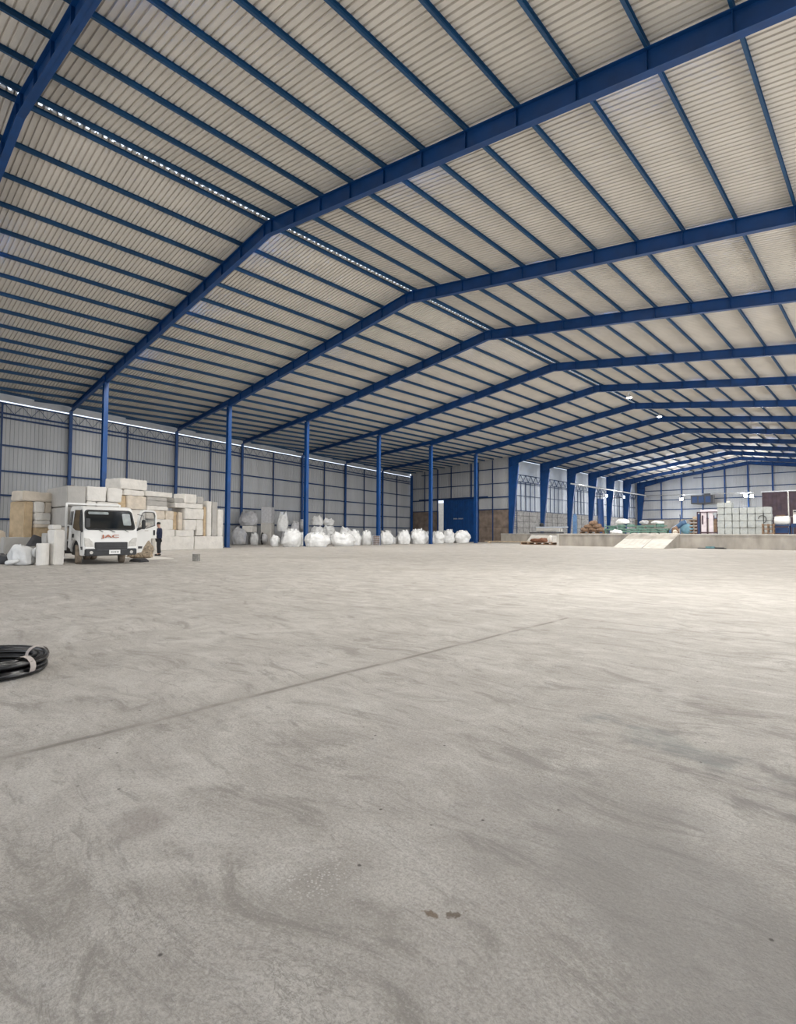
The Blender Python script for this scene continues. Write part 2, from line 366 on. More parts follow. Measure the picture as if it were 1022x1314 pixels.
# intermediate wall (partition) with the blue sliding door
PY = 68.42
zp = lambda x, y: ztop(x, 68.3)+.22
WM = wall('wall_middle', (-60.9, PY), (-54.96, PY), 4.9, zp)
w2 = wall('wall_middle', (-54.96, PY), (-47.15, PY), 6.7, zp); w3 = wall('wall_middle', (-47.15, PY), (-41.5, PY), 4.9, zp)
struct(MB().lo(-60.9, PY-.02, 0, -54.96, PY+.16, 4.9).build('wall_middle', 'dado')); struct(MB().lo(-47.15, PY-.02, 0, -41.5, PY+.16, 4.9).build('wall_middle', 'dado'))
for z in (4.92, 6.72, 8.78, 10.95):
    x0 = -60.6
    if z == 4.92: girt(WM, (-60.6, PY-.06), (-54.96, PY-.06), z); girt(w3, (-47.1, PY-.06), (-41.6, PY-.06), z)
    elif z == 10.95: girt(w2, (-58.5, PY-.06), (-41.6, PY-.06), z)
    else: girt(w2, (x0, PY-.06), (-41.6, PY-.06), z, h=.16 if z == 6.72 else .12)
girt(w3, (-47.1, PY-.06), (-41.6, PY-.06), 2.3, 'dado', .05)
def wpost(par, x, y, z0, z1, s=.13, m='bluedk', sy=.1): return MB().lo(x-s/2, y-sy/2, z0, x+s/2, y+sy/2, z1).build('post', m, par)
for x, z0 in ((-57.7, 4.9), (-54.96, 0), (-52.2, 6.7), (-48.3, 6.7), (-47.0, 0), (-44.4, 0)):
    wpost(WM if x < -55 else w2, x, PY-.12, z0, ztop(x, 68.3), .2 if x in (-54.96, -47.0, -48.3) else .12, 'dado' if x == -44.4 and False else 'bluedk')
# the sliding door
DR = struct(thing('door_1', '', '')); del DR['label']; del DR['category']; DR.location = (-50.3, PY-.35, 0)
dm = MB(); dm.box(0, 0, 3.32, 6.35, .06, 6.6)
for i in range(14): dm.box(-3.0+i*.46, -.045, 3.32, .09, .04, 6.5)
dm.build('door_panel', 'blue', DR)
fr = MB()
for z in (.1, 3.3, 6.55): fr.box(0, -.06, z, 6.35, .07, .14) if z != 3.3 else None
for x in (-3.12, 3.12): fr.box(x, -.06, 3.32, .12, .07, 6.6)
fr.build('door_frame', 'blue', DR)
tr = MB(); tr.box(-1.6, -.0, 6.85, 13.6, .2, .16); tr.build('door_track', 'bluedk', DR)
lt = MB(); rnd = random.Random(3); x = -1.15
for i in range(11):                          # a faded, unreadable line of stencilled letters
    if i == 5: x += .18
    lt.box(x, -.072, 3.62, .05, .006, .17); lt.box(x+.045, -.072, 3.62+(.06 if i % 2 else -.05), .07, .006, .035); lt.box(x+.05, -.072, 3.55+.14*(i % 3 == 0), .06, .006, .03); x += .155
lt.build('stencilled_letters', 'white', DR)
# left wall beyond the partition: masonry, barred strip, lattice and top sheet
WX = -42.15
WN = struct(MB().lo(WX-.25, PY, 0, WX, 121.5, 4.75).build('wall_left', 'mason'))
wall('wall_left', (WX-.1, PY), (WX-.1, 121.5), 4.75, 10.1, 'wallw', .45, -1)
wall('wall_left', (WX-.05, PY), (WX-.05, 121.5), 10.1, 12.45, 'wallw', .28, -1)
for z in (4.8, 7.1, 9.25, 9.0, 10.3): girt(WN, (WX+.06, PY), (WX+.06, 121.5), z, h=.09)
for y0, y1 in zip(FY[7:-1], FY[8:]):
    bars = MB(); n = 6
    for i in range(1, n+1): yy = y0+(y1-y0)*i/(n+.6); bars.lo(WX+.02, yy-.045, 4.8, WX+.1, yy+.045, 9.2)
    for i in range(n):
        ya = y0+(y1-y0)*(i+.1)/n; yb = y0+(y1-y0)*(i+.6)/n; yc = y0+(y1-y0)*(i+1.1)/n
        bars.tube([(WX+.1, ya, 9.3), (WX+.1, yb, 10.3)], .05, 4); bars.tube([(WX+.1, yb, 10.3), (WX+.1, yc, 9.3)], .05, 4)
    bars.build('window_bars', 'bluedk', WN)
ms = MB()
for y0, y1 in zip(FY[7:-1], FY[8:]):         # rough block courses and a framed hatch
    for z in (2.2, 3.1, 4.0): ms.lo(WX, y0+.6, z, WX+.02, y1-.4, z+.05)
    for k in range(4): ms.lo(WX, y0+1.4+k*1.8, 1.4, WX+.025, y0+1.46+k*1.8, 4.6)
ms.build('block_joints', 'dkgrey', WN)
# ladder rungs on first bay
lad = MB()
for k in range(22): lad.lo(WX+.28, 69.6, 2.0+k*.33, WX+.32, 70.9, 2.05+k*.33)
for y in (69.6, 70.9): lad.lo(WX+.27, y-.04, 1.3, WX+.33, y+.04, 9.4)
tag(lad.build('ladder', 'bluedk', shift=(WX+.1, 70.2, 1.3)), 'dark blue wall ladder beside the first tapered column', 'ladder')
# far blue doorway in the left wall
d2 = MB(); d2.lo(WX+.05, 101.2, 1.3, WX+.16, 104.0, 8.1); struct(d2.build('door_2', 'blue'))
# far end wall
EY = 121.45
zg = lambda x, y: ztop(x, 100)+.15
WB = wall('wall_back', (-42.3, EY), (XE, EY), 4.5, zg)
struct(MB().lo(-42.3, EY-.02, 0, XE, EY+.25, 4.5).build('wall_back', 'conc'))
for z in (4.57, 6.56, 8.55, 10.6): girt(WB, (-41.5, EY-.06), (XE, EY-.06), z, 'bluedk', .16)
girt(WB, (-30.5, EY-.06), (-11, EY-.06), 12.9, 'bluedk', .14)
for i, x in enumerate([-36.7+3.93*k for k in range(13)]): wpost(WB, x, EY-.16, 4.5 if i != 0 else 4.5, ztop(x, 100)-.5, .26, 'blue')
# right-hand side: open below, sheeted above; gable behind the photographer open below too
WR = wall('wall_right', (XE+.5, -14), (XE+.5, 121.5), 8.2, 10.3, side=-1)
for y0, y1 in ((73, 121.5),): wall('wall_right', (XE+.5, y0), (XE+.5, y1), 0, .9, side=-1)
WF = wall('wall_front', (-47, -14), (XE, -14), 9.8, lambda x, y: ztop(x, -14), side=-1)
struct(MB().lo(-43.9, -14.1, 0, -41.2, -13.9, 9.8).build('wall_front', 'wall'))

# ---------------------------------------------------------------- frames
def isec(mb, pts, y, fw, wt=.014, ft=.022, top=None):
    """I-section rafter in the plane y: pts = (x, z_bottom, z_top)"""
    for (xa, ba, ta), (xb, bb, tb) in zip(pts[:-1], pts[1:]):
        mb.prism([(xa, ba), (xb, bb), (xb, bb+ft), (xa, ba+ft)], 'y', y-fw/2, y+fw/2)
        mb.prism([(xa, ta-ft), (xb, tb-ft), (xb, tb), (xa, ta)], 'y', y-fw/2, y+fw/2)
        mb.prism([(xa, ba), (xb, bb), (xb, tb), (xa, ta)], 'y', y-wt/2, y+wt/2)
PX = [XR+2.0+1.81*k for k in range(17)]; PXL = [XR-2.3-1.83*k for k in range(10)]
def depth(x): return .66
def inter(pts, x):
    for (xa, ba, ta), (xb, bb, tb) in zip(pts[:-1], pts[1:]):
        if min(xa, xb) <= x <= max(xa, xb):
            t = (x-xa)/(xb-xa) if xb != xa else 0; return ba+(bb-ba)*t, ta+(tb-ta)*t
    return None
for k, y in enumerate(FY):
    kk = k-1                                   # 0 is the frame over the truck
    hau = kk >= 6
    T = lambda x: ztop(x, y if not hau else 100)
    pts = []
    if not hau:
        X0 = xw(y)+.1; pts = [(X0, T(X0)-.34, T(X0)), (XC-.15, T(XC-.15)-.42, T(XC-.15)), (XC+.05, T(XC)-.60, T(XC))]
    else: pts = [(XC-.3, T(XC)-1.55, T(XC-.3)), (XC+1.3, T(XC+1.3)-1.15, T(XC+1.3)), (XC+6.5, T(XC+6.5)-.62, T(XC+6.5))]
    pts += [(XR, T(XR)-.66, T(XR)), (-.1, T(-.1)-.60, T(-.1)), (XE, T(XE)-.35, T(XE))]
    mb = MB(); isec(mb, pts, y, .24 if kk < 8 else .26)
    nm = ('portal rafter just over the photographer, crossing the top left corner' if kk < 0 else
          'big nearest full rafter rising from above the truck' if kk == 0 else f'{ORD[kk]} rafter from the front, counted from the one above the truck')
    if kk >= 6: nm = f'haunched rafter, {ORD[kk-6]} of the row beyond the lean-to' if kk > 6 else 'first haunched rafter, over the platform end by the partition'
    if kk == 12: nm = 'last rafter, tight against the far end wall'
    o = tag(mb.build('roof_rafter', 'blue', shift=(XR, y, ztop(XR)-.66)), ('blue steel '+nm), 'beam', 'blue rafters under the roof')
    for x in PX+PXL+[XR-.3, XR+.3, XC]:
        q = inter(pts, x)
        if q: MB().box(0, 0, 0, .012, .2, q[1]-q[0]-.05).build('stiffener', 'blue', o, loc=(x-XR, 0, (q[0]+q[1])/2-(ztop(XR)-.66)))
    # column on the column line
    if kk < 6:
        h = T(XC)-.60
        c = thing('steel_column', '', 'column', (XC, y, 0), 0, 'blue steel columns in a row left of centre')
        cm = MB(); wd, dp = .30, .36
        cm.box(dp/2, 0, h/2, .022, wd, h); cm.box(-dp/2, 0, h/2, .022, wd, h); cm.box(0, 0, h/2, dp, .10, h); cm.build('shaft', 'blue', c)
        MB().box(0, 0, .015, .5, .45, .03).build('base_plate', 'blue', c); MB().box(0, 0, h-.015, .5, .3, .03).build('cap_plate', 'blue', c)
        c['label'] = ['blue steel column out of sight beside the photographer', 'blue steel column rising behind the white truck', 'blue steel column at the right end of the foam block stack',
                      'blue steel column in the middle of the bulk bag heap', 'blue steel column behind the brown mesh drum', 'blue steel column among the bags left of the blue door', 'blue steel column at the right edge of the blue sliding door'][k]
        # eave post on the left wall
        ph = ztop(xw(y), y)-.34
        pm = MB(); pm.box(0, 0, ph/2, .24, .22, ph)
        ep = tag(pm.build('wall_post', 'blue', loc=(xw(y)+.02, y, 0)), ['blue post of the left wall nearest the photographer', 'blue wall post above the tan foam stack, left of the truck', 'blue wall post above the middle of the foam blocks',
              'blue wall post just right of the foam blocks, behind the grey bundles', 'blue wall post seen close left of the third column', 'blue wall post above the right end of the bag heap', 'blue wall post seen right of the fourth column'][k], 'post', 'blue posts along the left wall')
    else:
        h = T(XC)-1.5
        c = thing('tapered_column', '', 'column', (XC, y, 0 if kk == 6 else PZ), 0, 'tapered blue columns along the platform')
        zb = 0 if kk == 6 else PZ; H = T(XC)-zb-.05; cm = MB()
        x0 = -.3; A = [(x0, 0), (x0+.42, 0), (x0+1.6, H-1.25), (x0+1.6, H-.15), (x0, H)]
        cm.prism(A, 'y', -.008, .008)
        cm.prism([(x0, 0), (x0+.02, 0), (x0+.02, H), (x0, H)], 'y', -.15, .15)
        cm.prism([(x0+.42, 0), (x0+.44, 0), (x0+1.62, H-1.2), (x0+1.6, H-1.2)], 'y', -.15, .15)
        cm.build('shaft', 'blue', c); MB().box(-.08, 0, .015, .6, .5, .03).build('base_plate', 'blue', c)
        c['label'] = 'tapered blue steel column, ' + ('at the corner of the partition' if kk == 6 else 'in the far corner against the end wall' if kk == 12 else ORD[kk-6]+' along the platform from the partition')
    # right-hand columns
    if True:
        rc_ = MB(); hh = T(XE)-.35; rc_.box(0, 0, hh/2, .36, .3, hh)
        tag(rc_.build('side_column', 'blue', loc=(XE-.3, y, 0)), f'blue column on the open right side, {ORD[k]} from the front', 'column', 'columns of the open right side')
# corner post and thin posts of the left wall
tag(MB().box(0, 0, 5.55, .34, .3, 11.1).build('corner_post', 'blue', loc=(-60.5, 68.1, 0)), 'dark blue corner post where left wall meets the partition', 'post')
for i in range(7):
    y = (([-5.4]+FY[:7])[i]+FY[:8][i])/2 if i else -.8
for y0, y1 in zip(FY[:7], FY[1:8]):
    ym = (y0+y1)/2; MB().box(0, 0, 5.4, .1, .12, 10.8).build('post', 'bluedk', WL, loc=(xw(ym)-.12, ym, 0))
# ---------------------------------------------------------------- purlins
def purlin(path, label):
    h = .2; t = .008
    prof = [(-.035, 0), (.04, 0), (.04, .02), (.032, .02), (.032, t), (-.027, t), (-.027, h-t), (.04, h-t), (.04, h), (-.035, h)]
    mb = MB(); mb.sweep(path, prof); o = path[0]
    return tag(mb.build('roof_purlin', 'purlin', shift=o), label, 'purlin', 'blue purlins under the roof sheets')
for i, x in enumerate(PX): purlin([(x, -14, ztop(x)), (x, 121.5, ztop(x))], f'blue roof purlin, {ORD[i] if i < 16 else "last"} one right of the ridge')
for i, x in enumerate(PXL): purlin([(x, -14, ztop(x)), (x, 121.5, ztop(x))], f'blue roof purlin, {ORD[i]} one left of the ridge')
for s, n in ((-1, 'left'), (1, 'right')): purlin([(XR+s*.3, -14, ztop(XR+.3)), (XR+s*.3, 121.5, ztop(XR+.3))], f'blue ridge purlin, {n} one of the pair beside the bright ridge slit')
purlin([(XC+.35, -14, ztop(XC+.35)), (XC+.35, 121.5, ztop(XC+.35))], 'blue roof purlin running right above the column line')
j = 0; x = XC-1.35
while x > -60:
    ymin = max(-14, 13.54+(-49.15-x)/.2119+.5) if x < xw(-14)+.3 else -14
    ymin = max(-14, 13.54+(x+.25+49.15)/-.2119)
    ys = [ymin+(68.3-ymin)*i/14 for i in range(15)]
    if 68.3-ymin > 2: purlin([(x, y, ztop(x, y)) for y in ys], f'blue purlin of the low left roof, {ORD[j] if j < 16 else "last"} out from the column line')
    j += 1; x -= 1.55
ys = [-14+82.3*i/14 for i in range(15)]
purlin([(xw(y)+.12, y, ztop(xw(y)+.12, y)) for y in ys], 'blue eave purlin along the top of the left wall')
purlin([(XC-.6, 69, ztop(XC-.6, 100)), (XC-.6, 121.5, ztop(XC-.6, 100))], 'blue eave purlin over the barred wall beyond the partition')

# ---------------------------------------------------------------- lamps
def highbay(x, y, z, label, power, glow='lamp', top=None):
    t = thing('high_bay_lamp', label, 'lamp', (x, y, z), 0, 'hall lamps')
    MB().lathe((0, 0, 0), [(.26, 0), (.27, .03), (.12, .2), (.08, .22), (.08, .36)], 20).build('housing', 'galv', t)
    MB().lathe((0, 0, -.03), [(.02, -.01), (.2, 0), (.24, .03)], 20).build('lens', glow, t)
    if top: MB().tube([(0, 0, .36), (0, 0, top-z)], .02, 6).build('rod', 'galv', t)
    l = bpy.data.lights.new('lamp_light', 'AREA'); l.shape = 'DISK'; l.size = .45; l.energy = power; l.color = (1, .98, .94)
    lo = bpy.data.objects.new('lamp_light', l); COL.objects.link(lo); lo.parent = t; lo.location = (0, 0, -.06)
    return t
highbay(-18.07, 50.9, 14.0, 'lit lamp under the roof just right of the ridge, nearer of two', 900, top=ztop(-18.07)+.1)
highbay(-18.5, 60.9, 13.9, 'lit lamp under the roof just right of the ridge, farther of two', 900, top=ztop(-18.5)+.1)
def hidden_fill_lamp(k, x, power):  # added fill lamps kept out of view behind the rafters to light the floor
    y = FY[k]; zb = ztop(x, y if k < 7 else 100)-.66
    t = thing('hidden_fill_lamp', f'added fill light hidden behind the {ORD[k]} rafter, ' + {-37: 'near the column line', -29.5: 'midway up the left slope', -22.5: 'near the ridge', -13: 'on the upper right slope', -5: 'on the lower right slope', 5: 'far out on the right slope'}[x], 'lamp', (x, y+.26, zb+.50), 0, 'added fill lights hidden behind the rafters')
    MB().box(0, 0, .03, .42, .22, .1).build('housing', 'dkgrey', t); MB().box(0, 0, -.028, .38, .18, .012).build('lens', 'lamp', t); MB().box(0, -.17, .04, .1, .16, .06).build('bracket', 'dkgrey', t)
    l = bpy.data.lights.new('lamp_light', 'AREA'); l.shape = 'DISK'; l.size = .35; l.energy = power; l.color = (1, .975, .93)
    lo = bpy.data.objects.new('lamp_light', l); COL.objects.link(lo); lo.parent = t; lo.location = (0, 0, -.05)
for k in range(13):
    for x in ((-37, -29.5, -22.5, -13, -5, 5) if k % 2 else (-37, -29.5, -13, -5)):
        if k == 0 and x > -10: continue
        hidden_fill_lamp(k, x, (230 if k > 10 else 370 if k > 6 else 540) if x != 5 else (300 if k > 6 else 450))
highbay(-1.8, 11.4, 12.2, 'roof lamp added to light the near right floor, out of frame', 1700, top=ztop(-1.8)+.15)  # unseen lamp added to brighten the near right floor
def flood(x, y, z, rz, label, power, glow='lamp', col=(1, .98, .95)):
    t = thing('flood_lamp', label, 'lamp', (x, y, z), rz, 'wall flood lamps')
    MB().box(0, .09, 0, .7, .12, .5).build('housing', 'dkgrey', t); MB().box(0, .02, 0, .6, .03, .42).build('lens', glow, t); MB().box(0, .24, 0, .1, .2, .1).build('bracket', 'dkgrey', t)
    if rz: MB().box(0, 1.1, -.1, .1, 2.0, .1).build('arm', 'dkgrey', t)
    l = bpy.data.lights.new('flood_light', 'AREA'); l.shape = 'RECTANGLE'; l.size = .6; l.size_y = .42; l.energy = power; l.color = col
    lo = bpy.data.objects.new('flood_light', l); COL.objects.link(lo); lo.parent = t; lo.location = (0, -.03, 0); lo.rotation_euler = (R(70), 0, R(180))
    return t
flood(-32.7, 120.95, 8.6, 0, 'bright flood lamp on the end wall above the blue chute', 2500)
flood(-20.4, 120.95, 8.7, 0, 'bright flood lamp on the end wall above the grey cartons, right of a pair', 2500)
flood(-21.4, 121.1, 8.8, 0, 'smaller flood lamp on the end wall above the cartons, left of a pair', 1200)
flood(-38.2, 95.88, 8.2, R(90), 'cool flood lamp among the tapered columns, nearer one', 2500, 'lampb', (.8, .9, 1))
flood(-38.2, 104.24, 8.4, R(90), 'cool flood lamp among the tapered columns, farther one', 2500, 'lampb', (.8, .9, 1))
# long pale pipe along the far tapered columns
t = MB(); t.tube([(-39.4, 84, 9.6), (-39.4, 121, 9.6)], .13, 8); t.tube([(-39.4, 120.6, 9.6), (-20, 120.6, 9.35)], .07, 8)
tag(t.build('overhead_pipe', 'galv', smooth=True, shift=(-39.4, 84, 9.6)), 'pale pipe running across the far tapered columns under the roof', 'pipe')

# ---------------------------------------------------------------- ramp
t = thing('loading_ramp', 'pale concrete ramp with two steel sheets up to the platform', 'ramp', (-17, 49.6, 0))
rm = MB(); x0, x1 = -2.25, 2.15; yb, yt = 0, 4.36
rm.add([(x0, yb, 0), (x1, yb, 0), (x0, yt, PZ), (x1, yt, PZ), (x0, yt, 0), (x1, yt, 0)], [(0, 1, 3, 2), (0, 2, 4), (1, 5, 3), (2, 3, 5, 4), (0, 4, 5, 1)])
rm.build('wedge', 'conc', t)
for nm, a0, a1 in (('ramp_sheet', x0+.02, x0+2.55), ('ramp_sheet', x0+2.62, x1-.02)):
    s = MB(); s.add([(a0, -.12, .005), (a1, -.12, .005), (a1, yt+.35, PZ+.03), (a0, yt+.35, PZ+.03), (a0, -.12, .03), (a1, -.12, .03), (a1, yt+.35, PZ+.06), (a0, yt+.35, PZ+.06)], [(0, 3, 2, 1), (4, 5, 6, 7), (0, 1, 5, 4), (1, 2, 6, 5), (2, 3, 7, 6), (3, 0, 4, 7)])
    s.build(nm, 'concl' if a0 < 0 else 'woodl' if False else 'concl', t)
rb = MB()
for k in range(6): u = -2.0+.42*k; rb.add([(u, 0, .035), (u+.03, 0, .035), (u+.03, yt, PZ+.065), (u, yt, PZ+.065)], [(0, 1, 2, 3)])
rb.build('joint_lines', 'conc', t, recalc=False)

# ---------------------------------------------------------------- wrapped blocks
def wavy_box(sx, sy, sz, seed, amp=.02, rad=.03, cuts=4):
    bm = bmesh.new(); bmesh.ops.create_cube(bm, size=1)
    for v in bm.verts: v.co = Vector((v.co.x*sx, v.co.y*sy, (v.co.z+.5)*sz))
    bmesh.ops.bevel(bm, geom=list(bm.edges), offset=min(rad, .12*min(sx, sy, sz)), segments=2, affect='EDGES')
    long_ = [e for e in bm.edges if e.calc_length() > .25]
    bmesh.ops.subdivide_edges(bm, edges=long_, cuts=cuts+2, use_grid_fill=True)
    sd = Vector((seed*3.7, seed*1.3, seed*7.1))
    for v in bm.verts:
        if v.co.z < .01: continue
        n = noise.noise_vector(v.co*2.2+sd)+noise.noise_vector(v.co*7+sd)*.45; v.co += n*amp
    me = bpy.data.meshes.new('b'); bm.to_mesh(me); bm.free(); me.polygons.foreach_set('use_smooth', [True]*len(me.polygons)); me.set_sharp_from_angle(angle=R(28)); return me
def block(name, label, cat, x, y, z, sx, sy, sz, rz, m, seed, group=None, amp=.02, parent=None, rad=.03):
    me = wavy_box(sx, sy, sz, seed, amp, rad); me.name = name; me.materials.append(MT[m])
    o = bpy.data.objects.new(name, me); COL.objects.link(o); o.location = (x, y, z); o.rotation_euler = (0, 0, rz)
    if parent: o.parent = parent
    else: tag(o, label, cat, group)
    return o
# the long stack right of the truck: face line from A to B
A = Vector((-36.6, 14.9)); D = Vector((-.29827, .95448)); NB = Vector((-.95448, -.29827)); FRZ = math.atan2(D.y, D.x)
G = 'wrapped foam blocks stacked along the left wall'
def fb(s0, s1, z0, z1, m, off_, dep, what):
    c = A+D*((s0+s1)/2)+NB*(off_+dep/2); fb.n += 1
    block('foam_block', what, 'foam block', c.x, c.y, z0, s1-s0-.03, dep, z1-z0-.01, FRZ+random.Random(fb.n).uniform(-.008, .008), m, fb.n, G, .034)
fb.n = 0
fb(-2.5, .35, 0, .95, 'foam', .3, 1.6, 'white foam slab on the floor behind the open truck door')
fb(.4, 3.80, 0, .97, 'foam', 0, 1.7, 'long white wrapped slab on the floor right of the person')
fb(3.84, 6.72, 0, .97, 'foam', .0, 1.6, 'long wrapped slab at the right foot of the foam stack')
fb(-2.4, .3, .95, 1.9, 'foamc', .35, 1.5, 'cream foam block behind the open door window')
fb(.38, 2.1, .97, 1.45, 'foam', .05, 1.3, 'flat white slab on the floor slab, right above the person')
fb(2.12, 3.78, .97, 1.42, 'foam', .02, 1.4, 'flat white slab under the brown gap in the foam stack')
fb(.33, 1.95, 1.45, 2.15, 'foam', .1, 1.4, 'white block at head height right of the person')
fb(-2.4, -.2, 1.9, 2.75, 'foam', .3, 1.4, 'white block above the truck door top')
fb(-.18, 1.3, 2.15, 2.72, 'foamc', .15, 1.3, 'cream foam block midway up, above the person')
fb(1.32, 2.02, 2.15, 2.75, 'foamc', .12, 1.1, 'small cream block left of the brown slot')
fb(2.04, 2.48, 1.42, 2.72, 'tan', .35, .9, 'narrow brown upright board in the dark slot, left one')
fb(2.50, 2.90, 1.42, 2.72, 'foamc', .22, .9, 'narrow cream upright beside the brown board')
fb(-2.3, -1.7, 2.75, 3.6, 'tan', .25, 1.0, 'tan upright block just above the cab roof')
fb(-1.68, -.2, 2.75, 3.62, 'foamc', .2, 1.3, 'cream block above the cab roof, right of the tan upright')
fb(-.18, 1.6, 2.75, 3.05, 'foam', .2, 1.3, 'thin white slab, lowest of three above the person')
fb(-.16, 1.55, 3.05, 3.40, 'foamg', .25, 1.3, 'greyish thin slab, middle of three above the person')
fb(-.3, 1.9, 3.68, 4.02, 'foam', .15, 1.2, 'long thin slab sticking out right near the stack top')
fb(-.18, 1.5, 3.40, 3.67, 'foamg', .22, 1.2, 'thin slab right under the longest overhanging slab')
fb(-2.1, -.1, 4.03, 4.72, 'foam', .3, 1.5, 'large white wrapped block crowning the foam stack')
fb(-1.8, -.3, 3.64, 4.02, 'foam', .3, 1.3, 'white block under the crowning block')
fb(2.92, 4.0, 1.42, 2.2, 'foam', .05, 1.3, 'white block low in the right part of the stack')
fb(2.92, 4.72, 2.22, 3.0, 'foam', .05, 1.3, 'white block in the middle of the right part of the stack')
fb(4.02, 4.72, 1.02, 2.2, 'foam', .08, 1.2, 'upright white block left of the tan strips')
fb(2.1, 4.70, 3.01, 3.38, 'foam', .12, 1.3, 'flat cream slab under the two top blocks')
fb(2.95, 4.05, 3.39, 4.05, 'foam', .1, 1.2, 'big white top block of the right part of the stack')
fb(4.07, 4.75, 3.39, 3.92, 'foamg', .12, 1.1, 'smaller greyish top block beside the big one')
fb(2.1, 2.9, 3.39, 3.7, 'foamg', .2, 1.0, 'low grey-blue piece on top between the two peaks')
fb(4.74, 5.02, .98, 3.2, 'tan', .12, .9, 'thin tan upright strip in the right of the stack')
fb(5.04, 5.52, .98, 3.62, 'foam', .06, 1.0, 'tall narrow white panel pile with fine ridges')
fb(5.54, 6.1, .98, 3.6, 'foamg', .06, 1.2, 'tall grey-white upright panel near the right end')
fb(6.12, 6.70, .98, 3.05, 'foam', .04, 1.3, 'shorter upright panel at the right edge of the stack')
# stack left of the truck
G = 'foam blocks left of the truck'
def lb(x, y, z0, z1, sx, sy, m, what, rz=.35, name='foam_block', cat='foam block'): lb.n += 1; block(name, what, cat, x, y, z0, sx, sy, z1-z0-.006, rz, m, 60+lb.n, G, .022)
lb.n = 0
lb(-26.9, 5.80, 0, .60, 1.1, .90, 'tan', 'brown block hidden low under the left foam stack')
lb(-26.75, 5.58, .60, 2.50, 1.0, .32, 'tan', 'tall tan foam slab standing at the left of the stack')
lb(-26.7, 6.13, .60, 1.42, .8, .60, 'tan', 'ribbed tan block above the dark sheet')
lb(-26.7, 6.14, 1.42, 1.56, .8, .60, 'foamc', 'thin cream slab, lowest of three left of the truck')
lb(-26.7, 6.14, 1.56, 1.71, .8, .60, 'foam', 'thin cream slab, middle of three left of the truck')
lb(-26.7, 6.15, 1.71, 2.04, .8, .62, 'foam', 'thick cream slab above the two thin ones')
lb(-26.7, 6.00, 2.04, 2.50, .8, .40, 'foam', 'wrapped white bundle under the top slab')
lb(-26.8, 6.40, 2.04, 2.50, .6, .30, 'foamc', 'cream block under the right end of the top slab')
lb(-26.75, 5.95, 2.51, 2.92, .8, 1.22, 'foamc', 'long cream slab on top of the left stack, overhanging')
lb(-25.7, 5.30, .02, 1.02, .35, 1.15, 'foamg', 'greyish white slab leaning low at the left edge', .25)
lb(-23.25, 5.98, 0, 1.32, .42, .40, 'foam', 'tall white wrapped carton standing left of the front wheel')
lb(-23.55, 5.71, 0, 1.20, .3, .12, 'foamg', 'thin panel at the left of the tall carton')
lb(-23.3, 5.93, 1.33, 1.50, .35, .32, 'foam', 'small white piece lying on the tall carton', .2)
cy = MB(); cy.lathe((0, 0, 0), [(.19, 0), (.205, .03), (.205, .78), (.19, .81)], 20)
tag(cy.build('foam_roll', 'foam', loc=(-23.15, 5.53, 0), smooth=False), 'short white upright roll between the tied bag and the carton', 'roll')
lb(-27.2, 4.85, .0, .75, .7, .5, 'foamg', 'grey block half hidden at the left picture edge')
block('cushion', 'cream cushion on the block at the left picture edge', 'cushion', -27.2, 4.88, .75, .5, .42, .5, .3, 'foamc', 91, None, .06, rad=.15)
# dark sheet draped over the tied bag
ds = MB(); ds.add([(0, -.34, 0), (.1, .28, .12), (-.05, .32, .34), (-.1, -.05, .5), (-.14, -.34, .0), (-.06, .28, .1), (-.2, .3, .33), (-.25, -.05, .48)], [(0, 1, 2, 3), (4, 7, 6, 5), (0, 4, 5, 1), (1, 5, 6, 2), (2, 6, 7, 3), (3, 7, 4, 0)])
tag(ds.build('folded_sheet', 'dkgrey', loc=(-24.25, 5.56, .64), bevel=.02), 'dark grey folded sheet behind the tied white bag', 'sheet')

